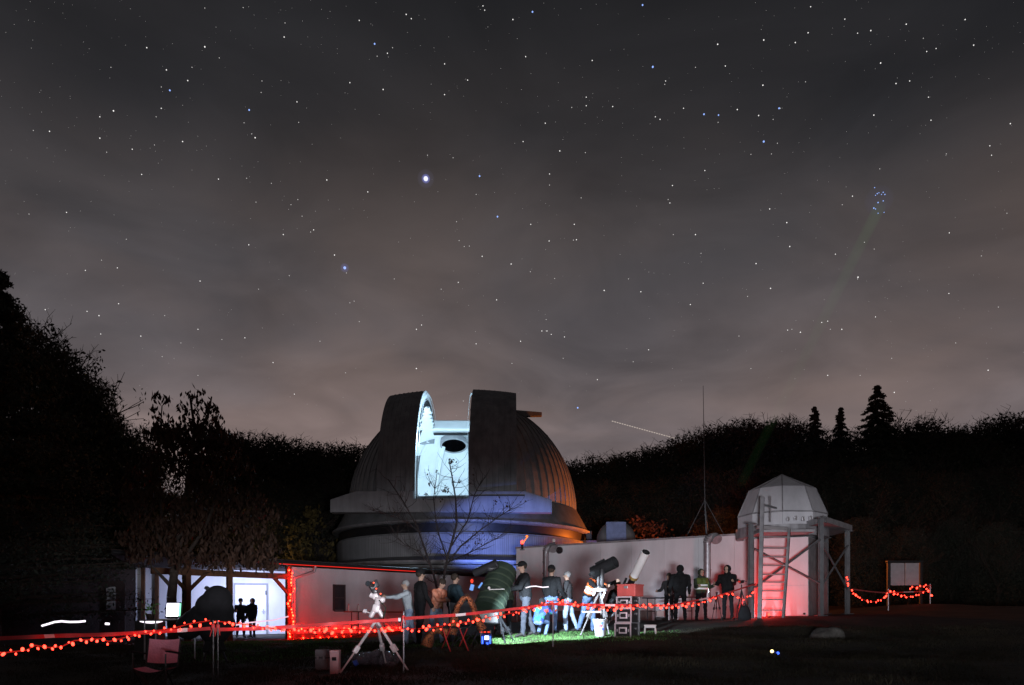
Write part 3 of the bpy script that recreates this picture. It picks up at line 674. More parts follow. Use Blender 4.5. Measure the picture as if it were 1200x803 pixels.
wood = [  # px, top row, distance, kind
 (668, 541, 72, 0), (690, 536, 76, 1), (712, 533, 70, 2), (735, 530, 74, 0), (758, 527, 72, 1), (780, 518, 76, 2), (803, 512, 70, 0), (826, 506, 74, 1),
 (848, 499, 72, 2), (872, 493, 75, 0), (895, 490, 72, 1), (918, 494, 76, 2), (938, 500, 70, 0), (970, 506, 74, 1), (1005, 505, 72, 2), (1042, 506, 76, 0),
 (1066, 487, 70, 1), (1092, 503, 74, 2), (1118, 500, 70, 0), (1140, 502, 72, 1), (1162, 497, 74, 2), (1184, 484, 72, 0), (1206, 492, 70, 1), (1235, 490, 72, 2),
 (700, 560, 62, 1), (760, 560, 60, 2), (820, 548, 61, 0), (880, 545, 60, 1), (940, 540, 62, 2), (1000, 545, 58, 0), (1050, 545, 60, 1), (1105, 550, 57, 2), (1160, 545, 60, 0), (1215, 540, 58, 1),
 (1010, 600, 46, 0), (1065, 610, 44, 1), (1115, 600, 46, 2), (1170, 605, 43, 0), (1225, 600, 44, 1), (850, 590, 50, 2)]
sky_labels = {668: 'dark bushy treetop on the skyline touching the right side of the big dome', 690: 'low dark treetop on the skyline a little right of the big dome', 712: 'dark treetop on the skyline under the left end of the bright streak',
 735: 'dark treetop on the skyline under the middle of the bright streak', 758: 'dark treetop on the skyline just short of the bright streak tip', 780: 'dark treetop on the skyline where the bright streak ends', 803: 'dark treetop on the skyline just left of the tall mast',
 826: 'dark treetop on the skyline directly behind the tall mast', 848: 'dark treetop on the skyline just right of the tall mast', 872: 'dark bushy treetop on the rounded hump of the wood, its left side', 895: 'highest bushy treetop of the rounded hump left of the spruces',
 918: 'dark bushy treetop on the right side of the hump, above the small dome', 938: 'dark treetop just left of the two slim spruces', 970: 'low dark treetop between the two slim spruces', 1005: 'low dark treetop between the slim spruces and the tall spruce',
 1042: 'bushy treetop close against the right side of the tall spruce', 1066: 'rounded higher treetop right of the tall spruce', 1092: 'low dark treetop in the dip right of the rounded treetop', 1118: 'dark treetop in the low stretch between the rounded treetop and the right edge',
 1140: 'dark treetop before the rise at the right edge', 1162: 'dark treetop starting the rise at the right edge', 1184: 'highest treetop at the very right edge of the wood'}
for px, py, d, k in wood:
    h = top_d(py, d)-.6; s = h/15.3; x = (px-CX)/F*d
    plant_tree('forest_tree', sky_labels.get(px, 'dark bushy tree low in the black wood, below the skyline treetops'), pb[k], (x, d), 'bushy trees of the dark wood', sc=(s*random.uniform(.95, 1.25), s*1.1, s), rz=random.random()*6, z=.2)
for px, py, d, k, lab in ((955, 474, 68, 1, 'slim dark spruce top over the wood, left of the two thin spruces'), (985, 475, 68, 1, 'slim dark spruce top over the wood, right of the two thin spruces'),
                          (1028, 449, 66, 0, 'tall dense spruce, the highest pointed top over the wood')):
    h = top_d(py, d); s = h/16; plant_tree('spruce_tree', lab, pc[k], ((px-CX)/F*d, d), None, sc=(s, s, s), rz=random.random()*6, z=.2)
for px, py, d, k in ((425, 522, 66, 0), (400, 524, 62, 1), (378, 520, 66, 2), (352, 522, 58, 0), (326, 512, 60, 1), (300, 508, 56, 2), (280, 515, 52, 0), (318, 560, 48, 1), (385, 560, 52, 2),
                     (250, 560, 46, 0), (200, 570, 44, 1), (150, 560, 42, 2), (100, 560, 42, 0), (40, 560, 40, 1), (60, 620, 33, 2), (120, 630, 32.5, 0), (10, 600, 33, 1), (415, 600, 55, 1)):
    h = top_d(py, d)+.3; s = h/15.3; plant_tree('hedge_tree', 'dark bushy tree in the wood left of the big dome', pb[k], ((px-CX)/F*d, d), 'bushy trees left of the dome', sc=(s*1.1, s*1.1, s), rz=random.random()*6, z=-.6)
# larches at the far left
lm = conifer(13.2, 5.4, needle, 38, 16, .15, 85, .3)
plant_tree('larch_tree', 'tall dark feathery tree at the left edge, the highest on that side', lm, (-17.6, 26.5), sc=(.95, .95, .97))
for px, py, d, k, lab in ((28, 372, 34, 0, 'bushy dark tree hugging the tall left edge tree'), (58, 398, 35, 1, 'second bushy dark tree down the slope of treetops at the left'), (88, 436, 36, 2, 'third bushy dark tree down the slope of treetops at the left'),
                          (122, 474, 37, 0, 'fourth bushy dark tree down the slope, two before the brown leaved tree'), (152, 496, 38, 1, 'bushy dark tree touching the brown leaved tree on its left')):
    h = top_d(py, d)+.2; s = h/15.3; plant_tree('edge_tree', lab, pb[k], ((px-CX)/F*d, d), 'dark trees sloping down at the left', sc=(s*.85, s*.85, s), rz=random.random()*6, z=-.6)
# chestnut with big drooping brown leaves
d = 21.5; base = at(205, d); ct = thing('chestnut_tree', 'tree with big drooping brown leaves in front of the porch', 'tree', base)
def cp(px, py, dd=0): return pt(px, py, d+dd)-base
tb = MB(); P = []
stems = [[(203, 752, 0), (201, 700, 0), (204, 672, 0), (212, 620, .2), (222, 560, 0), (228, 500, 0), (222, 462, 0)], [(203, 690, 0), (186, 672, -.2), (176, 662, -.3)], [(204, 672, 0), (190, 610, .5), (185, 540, .3), (190, 475, 0)],
         [(206, 668, 0), (240, 620, -.4), (262, 560, -.2), (262, 520, 0)], [(206, 668, 0), (225, 640, .6), (260, 620, .5), (290, 600, .2)], [(204, 660, 0), (180, 620, -.4), (165, 580, 0)], [(228, 510, 0), (243, 490, 0), (248, 465, .1)]]
for st_ in stems:
    q = [cp(*p) for p in st_]
    for k, (a, b) in enumerate(zip(q, q[1:])):
        r0 = .16*(1-k/len(q)) if st_ is stems[0] else .06*(1-k/len(q)); r1 = .16*(1-(k+1)/len(q)) if st_ is stems[0] else .06*(1-(k+1)/len(q))
        tb.tube(a, b, max(r0, .012), max(r1, .01), 8, False)
tb.build('trunk', [bark], ct, smooth=True)
cl = [(185, 465, 6), (195, 470, 7), (186, 490, 8), (212, 478, 6), (228, 465, 12), (238, 478, 13), (250, 480, 10), (222, 492, 12), (240, 498, 12), (205, 500, 12), (255, 490, 6), (180, 480, 4)]
for k in range(270):
    t = random.random()**1.15; py = 500+163*t; hw = 40+46*math.sin(min(1, t*1.2)*math.pi*.6); cl.append((222+hw*random.uniform(-1, 1)+14*t, py, 10))
for px, py, r in cl:
    c = cp(px, py, random.uniform(-1.2, 1.2) if py > 500 else random.uniform(-.3, .3)); n_ = int(34 if py > 500 else r*3.4)
    P.append(np.array(c)+RNG.normal(size=(n_, 3))*np.array([r*.55, r*.6, r*.45])*d/F)
put('crown', leaf_mesh('crown', np.concatenate(P), .165, leaf_brown, .42, 1.0), ct)
# gold lit shrub and brown bush near the lamps
def bush(name, lab, px, py, d, w, h, m, n_, leaf):
    c = pt(px, py, d); base = Vector((c.x, d, g(c.x, d))); t = thing(name, lab, 'shrub', base); mb = MB(); tips = []
    for k in range(6): limb_tree(mb, (0, 0, -.1), (random.gauss(0, .4), random.gauss(0, .4), 1), h*.38, .05, 3, tips, .5)
    mb.build('stem', [twig], t); P = []
    for k in range(n_):
        a = random.random()*6.28; rr = w*math.sqrt(random.random()); z = h*random.uniform(.12, 1)*(1-.45*(rr/w)**2)
        P.append(np.array([rr*math.cos(a), rr*math.sin(a), z])+RNG.normal(size=(22, 3))*.22)
    put('crown', leaf_mesh('crown', np.concatenate(P), leaf, m), t)
bush('gold_shrub', 'yellowish shrub glowing in warm lamplight left of the dome', 362, 640, 46.5, 1.9, 7.2, leaf_gold, 150, .26)
bush('brown_bush', 'brown bush lit orange beside the dome behind the white roof', 755, 612, 50.5, 3.4, 7.0, leaf_brown, 230, .24)
# bare young tree before the dome
d = 29; base = at(516, d); bt = thing('bare_tree', 'young bare tree with a few dead leaves before the open slit', 'tree', base)
mb = MB(); lf = []
def bare(path, r, twigs):
    q = [pt(px, py, d+dd)-base for px, py, dd in path]
    for k, (a, b) in enumerate(zip(q, q[1:])):
        mb.tube(a, b, r*(1-.8*k/len(q)), r*(1-.8*(k+1)/len(q)), 6, False)
        if k == 0 and len(q) > 4: continue
        for j in range(twigs):
            p = a.lerp(b, random.random()); dd = (b-a).normalized(); v = Vector((random.gauss(0, 1), random.gauss(0, .6), random.gauss(.3, .4))).normalized()
            e = p
            for s_ in range(3):
                v2 = (dd*.5+v+Vector((random.gauss(0, .25), random.gauss(0, .25), .25*s_))).normalized(); e2 = e+v2*random.uniform(.14, .34)
                mb.tube(e, e2, .013-.003*s_, .010-.003*s_, 3, False); e = e2
                if random.random() < .5:
                    w_ = e+(v2+Vector((random.gauss(0, .7), random.gauss(0, .4), random.gauss(0, .5)))).normalized()*random.uniform(.15, .35); mb.tube(e, w_, .007, .004, 3, False)
            lf.append(e)
bare([(516, 750, 0), (514, 700, 0), (508, 672, 0), (500, 650, 0), (489, 618, 0), (474, 590, 0), (455, 562, .2)], .06, 6)
bare([(517, 740, 0), (518, 690, 0), (524, 655, 0), (535, 615, 0), (534, 585, 0), (530, 560, 0), (526, 538, 0)], .065, 6)
bare([(521, 665, 0), (540, 640, -.2), (562, 622, -.2), (584, 606, 0), (600, 596, 0)], .035, 8)
bare([(524, 655, 0), (512, 620, .2), (508, 585, .2), (512, 555, .2)], .03, 7)
bare([(529, 640, 0), (548, 610, .3), (556, 580, .2), (566, 560, .2)], .03, 7)
bare([(492, 625, 0), (478, 612, .1), (460, 605, .1), (440, 596, .1)], .02, 6)
bare([(503, 660, 0), (488, 645, -.2), (474, 638, -.2), (462, 626, -.2)], .022, 6)
bare([(522, 660, 0), (550, 648, .1), (580, 632, .1), (600, 620, .1)], .025, 8)
mb.build('trunk', [twig], bt)
P = []
for px, py, r, n_ in ((529, 541, 4, 40), (523, 574, 5, 34), (517, 585, 3, 12), (538, 564, 3, 12), (581, 588, 5, 18), (594, 593, 4, 14), (512, 553, 3, 8), (504, 566, 3, 10), (560, 630, 12, 26), (545, 640, 12, 22), (498, 580, 4, 10)):
    P.append(np.array(pt(px, py, d)-base)+RNG.normal(size=(n_, 3))*np.array([r*.45, r*.4, r*.5])*d/F)
P.append(np.array([tuple(e) for e in lf if random.random() < .35]))
put('dead_leaves', leaf_mesh('dead_leaves', np.concatenate(P), .085, leaf_brown, .55, .6), bt)

# ---------------------------------------------------------------- stakes, barrier tape, string lights
DPX = [(-20, 8.9), (0, 9), (250, 10.4), (473, 11.3), (560, 13), (648, 15), (735, 16.0), (800, 19), (850, 22), (888, 24.4)]
def dep(px):
    for (a, b), (c, e) in zip(DPX, DPX[1:]):
        if px <= c: return b+(e-b)*(px-a)/(c-a)
    return DPX[-1][1]
def poly(path, step, dfun=dep):
    out = []; carry = 0
    for (x0, y0, *z0), (x1, y1, *z1) in zip(path, path[1:]):
        L_ = math.hypot(x1-x0, y1-y0); t = carry
        while t < L_:
            f = t/L_; px, py = x0+(x1-x0)*f, y0+(y1-y0)*f; dd = (z0[0]+(z1[0]-z0[0])*f) if z0 else dfun(px); out.append((px, py, dd)); t += step
        carry = t-L_
    return out
cable_glow = emis('cable_glow', (1, .03, .02), .42)  # cables made to glow red, for the bulbs' bloom and red spill
bulb = MB(); bulb.ball((0, 0, -.012), (.019, .019, .026), 8, 6); bulb_me = bulb.mesh('bulb', [bulb_m]); bulb.mi = 0
bulb_me2 = bulb.mesh('bulb', [bulb_wall])
def string(label, path, step=9, amp=2.2, me=None, dfun=dep, sc=1, group='strings of red bulbs', fine=4):
    P0 = pt(*poly(path, 5, dfun)[0]); t = thing('string_lights', label, 'string lights', P0, 0, group)
    pts = poly(path, fine, dfun); m = MB(); m.path([pt(*p)-P0 for p in pts], .0075, 4); m.build('cable', [cable_glow], t)
    for k, (px, py, dd) in enumerate(poly(path, step, dfun)):
        p = pt(px+random.uniform(-2, 2), py+amp*(-1)**k*random.uniform(.2, 1.2), dd-.02)-P0
        put('bulb', me or bulb_me, t, p, (random.uniform(-.8, .8), random.uniform(-.8, .8), 0), (sc*random.choice((.7, .85, 1, 1.1, 1.4)),)*3)
    return t
string('string of red bulbs sagging across the lower left corner', [(-8, 764), (5, 765), (32, 762), (40, 756), (56, 759), (72, 758), (86, 751), (118, 748.5), (128, 752), (150, 746)], 7, 2.4, sc=.72)
string('string of red bulbs rising over the pink chair to the thin stake', [(152, 746), (185, 739), (205, 736), (222, 731), (236, 729), (248, 727)], 6, 2.5, sc=.72)
string('string of red bulbs between the thin stake and the porch corner', [(252, 728), (262, 729), (282, 731), (300, 734), (316, 736), (336, 739), (354, 737)], 5.5, 1.8, sc=.72)
string('string of red bulbs passing before the long plastered wall and the pale tripod', [(358, 738), (370, 739), (402, 738), (420, 738), (461, 737), (487, 737)], 5.2, 2.4, sc=.85)
string('string of red bulbs across the standing people left of the leopard throw', [(490, 737), (518, 734), (530, 730), (548, 729), (563, 725)], 4.6, 2.6, sc=.85)
string('string of red bulbs rising from the leopard throw to the blue jeans', [(567, 725), (580, 722), (605, 718), (625, 713), (637, 706), (652, 704)], 4.2, 2.4, sc=.85)
string('string of red bulbs from the thin middle stake to the stacked cases', [(655, 704.5), (672, 707), (692, 711), (712, 713), (733, 711), (755, 710)], 4.0, 2)
string('string of red bulbs from the stacked cases past the dark figures', [(758, 710), (779, 710), (795, 710), (820, 706.6), (845, 698), (856, 695)], 3.8, 1.5)
string('short sagging string of red bulbs ending at the ladder', [(857, 695), (864.6, 701), (870, 702), (876, 699.5), (886, 690)], 4, 1.2)
far = lambda px: 27.4+(px-993)*5.6/97
string('first sagging string of red bulbs right of the scaffold', [(991, 676, 27.3), (992, 686, 27.2), (1002, 697, 28), (1014, 704, 28.6), (1024, 705.5, 29.2), (1034, 702, 30), (1041, 694, 30.4)], 3.6, .7, sc=1.35, dfun=far)
string('second sagging string of red bulbs under the pale notice board', [(1043, 692, 30.6), (1053, 697, 31), (1065, 699.5, 31.6), (1077, 697, 32.2), (1087, 690, 32.8)], 3.6, .7, sc=1.35, dfun=far)
string('bunch of red bulbs hanging on the last stake at the right', [(1067, 689, 32.9), (1078, 687.5, 32.9), (1087, 685.5, 32.9), (1089, 692, 32.9), (1090, 699, 32.9)], 4, .8, sc=1.4, dfun=far)
def wp(px, off=.1):
    p = front(px)-nl*off; return p.y
wd = lambda px: wp(px, .1)
string('string of red bulbs climbing the drainpipe at the porch corner', [(341, 668, 27.7), (343, 690, 27.7), (339, 705, 27.7), (343, 722, 27.7), (340, 746, 27.7)], 3.6, 0, me=bulb_wall and bulb_me2, dfun=wd, sc=1.15)
string('row of amber red bulbs along the foot of the plastered wall', [(342, 748.5), (400, 747), (450, 745.5), (492, 744)], 4.6, .8, me=bulb_me2, dfun=wd, sc=1.15)
string('middle row of red bulbs on the plastered wall', [(346, 737), (380, 738), (420, 737), (455, 737), (490, 736)], 7, 1.5, me=bulb_me2, dfun=wd)
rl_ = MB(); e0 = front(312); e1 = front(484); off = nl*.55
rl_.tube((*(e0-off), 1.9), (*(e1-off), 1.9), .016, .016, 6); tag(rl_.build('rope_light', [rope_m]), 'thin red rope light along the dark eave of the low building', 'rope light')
def tape(label, path, w=.055, group='red and white barrier tape', dfun=dep):
    pts = [pt(*p) for p in poly(path, 3, dfun)]; P0 = pts[0]; m = MB(); n_ = 0
    for k, (a, b) in enumerate(zip(pts, pts[1:])):
        tw0, tw1 = .5*math.sin(k*.21), .5*math.sin((k+1)*.21)
        def ed(p, tw): v = Vector((0, math.sin(tw), math.cos(tw)))*w/2; return p-P0-v, p-P0+v
        a0, a1 = ed(a, tw0); b0, b1 = ed(b, tw1); th = Vector((0, .003, 0)); m.mi = 1 if (k//4) % 13 == 5 else 0
        m.add([a0, b0, b1, a1, a0+th, b0+th, b1+th, a1+th], [(0, 1, 2, 3), (7, 6, 5, 4), (0, 4, 5, 1), (3, 2, 6, 7)])
    o = m.build('barrier_tape', [red_tape, white_tape]); o.location = P0; tag(o, label, 'tape', group)
tape('red barrier tape across the lower left, passing above the pink chair', [(-8, 748.5), (60, 745.5), (130, 743.5), (200, 739.5), (248, 736.5)], .05)
tape('red barrier tape between the thin stake and the pale camera tripod', [(251, 738), (300, 737), (352, 734), (420, 729), (472, 726)], .05)
tape('red barrier tape crossing the people from tripod to the middle stake', [(474, 725), (540, 720.5), (605, 713.5), (648, 707.5)], .05)
tape('red barrier tape between the middle stake and the silver cases', [(649, 708), (690, 709), (722, 709.5), (758, 709.5)], .05)
tape('red barrier tape from the silver cases to the ladder post', [(760, 709.5), (785, 710), (812, 704.5), (840, 699), (862, 692), (887, 684)], .05)
tape('straight red barrier tape right of the scaffold', [(999, 690.5, 27.6), (1020, 693.5, 29), (1041, 695, 30.4), (1060, 694, 31.5), (1088, 693, 32.8)], .05)
def stake(px, d, ytop, label, r=.011, m_=None):
    b = at(px, d); t = thing('stake', label, 'stake', b); h = (HY-ytop)/F*d-b.z; m = MB(); m.tube((0, 0, -.1), (0, 0, h), r, r*.8, 8); m.build('rod', [m_ or steel], t)
    m = MB(); m.lathe((0, 0, h-.1), [(r*.8, 0), (r*2.2, 0), (r*2.2, .04), (r*.8, .05)], 8); m.tube((0, 0, h-.06), (.04, -.03, h-.2), .008, .005, 5); m.tube((0, 0, h-.06), (-.035, -.03, h-.22), .008, .005, 5); m.build('tape_knot', [red_tape], t)
stake(250, 10.4, 727, 'thin metal stake in the dark lawn left of the porch post', m_=black_metal); stake(255.5, 10.4, 727, 'second thin stake standing close beside the left stake', m_=black_metal)
stake(473, 11.4, 717, 'thin pale stake beside the camera tripod'); stake(648, 15, 703, 'thin stake before the blue jeans'); stake(1090, 32.9, 684, 'last stake at the far right carrying the bulbs', .025)
stake(1041, 30.5, 690, 'stake under the left post of the notice board', .02)
# ---------------------------------------------------------------- people
skin_m = mat('skin', (.42, .27, .2), .6, var=.06)
shoe_m = mat('shoe', (.025, .022, .02), .7)
hair_m = mat('hair', (.035, .025, .018), .8, var=.3); hair_g = mat('hair_grey', (.3, .3, .3), .8, var=.2)
eye_m = mat('eye', (.015, .012, .012), .3); lip_m = mat('lip', (.3, .13, .11), .6)
jk_black = mat('jacket_black', (.008, .008, .009), .9, bump=.3); jk_dark = mat('jacket_dark', (.016, .015, .016), .9, bump=.3)
jk_teal = mat('jacket_teal', (.025, .05, .065), .9, bump=.3); jk_green = mat('jacket_green', (.035, .045, .03), .9, bump=.3)
jk_pale = mat('jacket_pale', (.5, .56, .6), .9, bump=.3); jk_orange = mat('jacket_orange', (.75, .15, .04), .85, var=.3, scale=5, sub=(.85, .36, .25)); jk_grey = mat('jacket_grey', (.035, .034, .036), .9)
jeans = mat('jeans', (.13, .2, .36), .9, var=.3, scale=9); jeans_l = mat('jeans_light', (.32, .42, .58), .9, var=.25, scale=9); tr_black = mat('trousers_black', (.008, .008, .01), .9); tr_grey = mat('trousers_grey', (.05, .055, .07), .9)
vest_o = mat('vest_orange', (.85, .16, .04), .7); vest_y = mat('vest_green', (.1, .13, .03), .7); band_m = mat('reflective_band', (.9, .92, .92), .3, var=.02, metal=.0)
rainbow = bpy.data.materials.new('rainbow_jacket'); rainbow.use_nodes = True
_t = rainbow.node_tree; _b = _t.nodes['Principled BSDF']; _b.inputs['Roughness'].default_value = .8
_c = _t.nodes.new('ShaderNodeTexCoord'); _v = _t.nodes.new('ShaderNodeTexVoronoi'); _v.inputs['Scale'].default_value = 9; _r = _t.nodes.new('ShaderNodeValToRGB')
_t.links.new(_c.outputs['Object'], _v.inputs['Vector']); _t.links.new(_v.outputs['Color'], _r.inputs[0]); _r.color_ramp.interpolation = 'CONSTANT'
_r.color_ramp.elements[0].color = (.02, .05, .28, 1); _r.color_ramp.elements[1].position = .86; _r.color_ramp.elements[1].color = (.4, .05, .03, 1)
for _p, _k in ((.42, (.05, .12, .36, 1)), (.62, (.03, .2, .14, 1)), (.72, (.4, .26, .03, 1))):
    _e = _r.color_ramp.elements.new(_p); _e.color = _k
_t.links.new(_r.outputs[0], _b.inputs['Base Color'])
from mathutils import noise as MN
def remesh_body(mb, vox):
    me = bpy.data.meshes.new('tmp'); me.from_pydata(mb.v, [], mb.f); o = bpy.data.objects.new('tmp', me); COL.objects.link(o)
    md = o.modifiers.new('r', 'REMESH'); md.mode = 'VOXEL'; md.voxel_size = vox; md.use_smooth_shade = True
    s_ = o.modifiers.new('s', 'SMOOTH'); s_.factor = .5; s_.iterations = 2
    dg = bpy.context.evaluated_depsgraph_get(); dg.update(); out = bpy.data.meshes.new_from_object(o.evaluated_get(dg)); bpy.data.objects.remove(o); bpy.data.meshes.remove(me)
    return out
def person(label, px, d, face, H=1.74, jacket=jk_dark, pants=tr_black, lean=2, legs=((4, 4), (-4, 4)), arms=((12, 10, 25), (8, 10, 20)), head=(0, 0), hair=hair_m, hat=None, hatm=None, wide=1.0, bands=None, vest=None, group='people standing round the telescopes', sink=0, vox=.0125, cat='person', lift=0):
    s = H/1.76; base = at(px, d, lift); t = thing('person', label, cat, base, R(face), group)
    B = []                                                            # bones: a, b, ra, rb, material
    def V_(x, y, z): return Vector((x, y, z))*s
    hips = []
    ank = []
    for sd, (hf, kb) in zip((1, -1), legs):
        h = V_(.095*sd, 0, 0); dz_ = R(hf); k = h+V_(.03*sd, -math.sin(dz_)*.44, -math.cos(dz_)*.44); a2 = R(hf-kb); a = k+V_(.015*sd, -math.sin(a2)*.43, -math.cos(a2)*.43)
        toe = a+V_(.035*sd, -.165, -.055); heel = a+V_(0, .045, -.045)
        B += [(h, k, .092*s, .062*s, 1), (k, a, .066*s, .05*s, 1), (a, toe, .045*s, .036*s, 3), (a, heel, .045*s, .038*s, 3)]; ank.append(a.z)
    zoff = -min(ank)+.085*s
    le = R(lean); up = Vector((0, -math.sin(le), math.cos(le))); fw = Vector((0, -math.cos(le), -math.sin(le)))
    w_ = up*.17*s; c = up*.37*s; nk = up*.50*s
    for sd in (1, -1):
        B.append((V_(.07*sd, 0, .02), w_+V_(.06*sd*wide, 0, 0), .115*s*wide, .115*s*wide, 0)); B.append((w_+V_(.06*sd*wide, 0, 0), c+V_(.085*sd*wide, 0, 0), .118*s*wide, .125*s*wide, 0))
    B.append((V_(-.06, 0, -.04), V_(.06, 0, -.04), .115*s, .115*s, 1 if vest is None else 1))
    B.append((c+V_(-.13*wide, 0, .06), c+V_(.13*wide, 0, .06), .085*s*wide, .085*s*wide, 0)); B.append((c, nk, .09*s, .062*s, 0))
    hp, hy = R(lean*.6+head[0]), R(head[1]); hup = Vector((0, -math.sin(hp), math.cos(hp))); hfw = Vector((math.sin(hy)*math.cos(hp), -math.cos(hy)*math.cos(hp), -math.sin(hp))).normalized(); hrt = hfw.cross(hup).normalized()
    hc = nk+hup*.17*s; B.append((nk, nk+hup*.09*s, .055*s, .053*s, 2))
    B += [(hc+hup*.035*s-hfw*.012*s, hc-hup*.0*s-hfw*.005*s, .087*s, .084*s, 2), (hc-hup*.045*s+hfw*.03*s, hc-hup*.07*s+hfw*.035*s, .052*s, .046*s, 2), (hc+hfw*.085*s, hc-hup*.022*s+hfw*.105*s, .012*s, .016*s, 2)]
    for sd in (1, -1): B.append((hc+hrt*.083*s*sd+hup*.015*s, hc+hrt*.085*s*sd-hup*.022*s, .014*s, .012*s, 2))
    for sd, (ra, out, eb) in zip((1, -1), arms):
        sh = c+V_(.195*sd*wide, 0, .065); a1, o1 = R(ra+lean*.5), R(out)
        u_ = Vector((sd*math.sin(o1), -math.sin(a1)*math.cos(o1), -math.cos(a1)*math.cos(o1))); el = sh+u_*.29*s
        a2 = R(ra+lean*.5+eb); f_ = Vector((sd*math.sin(o1)*.4, -math.sin(a2), -math.cos(a2))).normalized(); wr = el+f_*.25*s
        B += [(sh, el, .068*s*wide, .055*s*wide, 0), (el, wr, .054*s*wide, .043*s, 0)]
        sidev = Vector((0, math.cos(a2), -math.sin(a2))); inn = Vector((-sd, 0, 0)); pm = wr+f_*.085*s
        B.append((wr, pm-sidev*.018*s, .027*s, .022*s, 2)); B.append((wr, pm+sidev*.018*s, .027*s, .022*s, 2))
        for q, ln in zip((-.033, -.011, .011, .032), (.066, .078, .072, .055)):
            k0 = pm+sidev*q*s; k1 = k0+(f_*.8+inn*.35)*ln*.55*s; k2 = k1+(f_*.45+inn*.75)*ln*.5*s; B += [(k0, k1, .0105*s, .0098*s, 2), (k1, k2, .0098*s, .0088*s, 2)]
        th0 = wr+f_*.03*s-sidev*.025*s; th1 = th0+(f_*.6-sidev*.7+inn*.3)*.045*s; B += [(th0, th1, .0125*s, .011*s, 2), (th1, th1+(f_*.8-sidev*.1+inn*.3)*.032*s, .011*s, .0095*s, 2)]
    Z_ = Vector((0, 0, zoff)); mb = MB()
    for a, b, r0, r1, m_ in B:
        mb.tube(a+Z_, b+Z_, r0, r1, 12); mb.ball(a+Z_, r0, 12, 8); mb.ball(b+Z_, r1, 12, 8)
    me = remesh_body(mb, vox*s); npol = len(me.polygons); co = np.empty(npol*3); me.polygons.foreach_get('center', co); co = co.reshape(-1, 3)
    best = np.full(npol, 1e9); mi = np.zeros(npol, np.int32)
    for a, b, r0, r1, m_ in B:
        a = np.array(a+Z_); ab = np.array(b+Z_)-a; tt = np.clip(((co-a)@ab)/max(1e-9, ab@ab), 0, 1); dist = np.linalg.norm(co-(a+tt[:, None]*ab), axis=1)-(r0+(r1-r0)*tt)
        k = dist < best-1e-4; best[k] = dist[k]; mi[k] = m_
    for m_ in (jacket, pants, skin_m, shoe_m): me.materials.append(m_)
    if vest:
        me.materials.append(vest); cz = co-np.array(Z_); h_ = cz@np.array(up); ok = (mi == 0) & (h_ > .08*s) & (h_ < .5*s) & (np.abs(cz[:, 0]) < .2*s*wide); mi[ok] = 4
    nv = len(me.vertices); soft = np.zeros(nv, bool)
    for p_ in me.polygons:
        if mi[p_.index] in (0, 1, 4): soft[list(p_.vertices)] = True
    for p_ in me.polygons:
        if mi[p_.index] in (2, 3): soft[list(p_.vertices)] = False
    nrm_ = [v.normal.copy() for v in me.vertices]; off_ = Vector((px, d, 0))
    for v in me.vertices:
        if soft[v.index]:
            c_ = v.co; f1_ = MN.noise(Vector((c_.x*5, c_.y*5, c_.z*11))+off_); f2_ = MN.noise(Vector((c_.x*14, c_.y*14, c_.z*24))+off_); v.co = c_+nrm_[v.index]*(.016*f1_+.008*f2_+.004)*s
    me.polygons.foreach_set('material_index', mi); me.polygons.foreach_set('use_smooth', [True]*npol)
    put('body', me, t)
    hcz = hc+Z_
    for sd in (1, -1):
        e = MB(); e.ball(hcz+hfw*.079*s+hrt*.032*s*sd+hup*.012*s, .011*s, 8, 6); e.build('eye', [eye_m], t, smooth='all')
    e = MB(); e.ball(hcz+hfw*.083*s-hup*.052*s, (.022*s, .01*s, .007*s), 8, 5); e.build('mouth', [lip_m], t, smooth='all')
    rotm = Matrix((hrt, -hfw, hup)).transposed().to_euler()
    if hair and hat != 'hood':
        e = MB(); e.ball(hcz+hup*.03*s-hfw*.022*s, (.096*s, .1*s, .1*s), 16, 10, rotm); e.build('hair', [hair], t, smooth='all')
    if hat == 'cap':
        e = MB(); e.ball(hcz+hup*.05*s-hfw*.01*s, (.102*s, .108*s, .085*s), 16, 10, rotm); e.box(hcz+hup*.06*s+hfw*.12*s, (.15*s, .12*s, .014*s), rotm); e.build('cap', [hatm or jk_black], t, smooth=True)
    if hat == 'beanie':
        e = MB(); e.ball(hcz+hup*.05*s-hfw*.012*s, (.103*s, .108*s, .1*s), 16, 10, rotm); e.lathe((0, 0, 0), [(0, 0)], 3) if False else None; e.build('beanie', [hatm or jk_black], t, smooth='all')
    if hat == 'hood':
        e = MB(); e.ball(hcz+hup*.018*s-hfw*.048*s, (.116*s, .116*s, .13*s), 18, 12, rotm); e.ball(hcz-hup*.13*s-hfw*.03*s, (.12*s, .1*s, .07*s), 16, 8, rotm); e.build('hood', [hatm or jacket], t, smooth='all')
    for hb in bands or ():
        e = MB(); q = Z_+up*hb*s; rx, ry = .215*s*wide, .137*s*wide; n_ = 28; vs = []
        for zz in (-.03, .03):
            for k in range(n_):
                a = 2*math.pi*k/n_; vs.append(q+Vector((rx*math.copysign(abs(math.cos(a))**.8, math.cos(a)), 0, 0))-fw*ry*math.sin(a)+up*zz*s)
        e.add(vs, [(k, (k+1) % n_, n_+(k+1) % n_, n_+k) for k in range(n_)]); e.build('reflective_band', [band_m], t, smooth='all')
    return t
stand = ((5, 6), (-6, 3))
kid = 'small silhouettes before the lit porch door'
person('shorter dark figure with one arm bent, left one before the lit porch door', 282, 29.7, 30, 1.5, jk_black, tr_black, arms=((10, 8, 30), (35, 12, 60)), hat='cap', group=kid)
person('dark hooded figure, right one before the lit porch door', 295.5, 29.6, -20, 1.5, jk_black, tr_black, arms=((5, 6, 10), (5, 6, 10)), hat='hood', wide=1.08, group=kid)
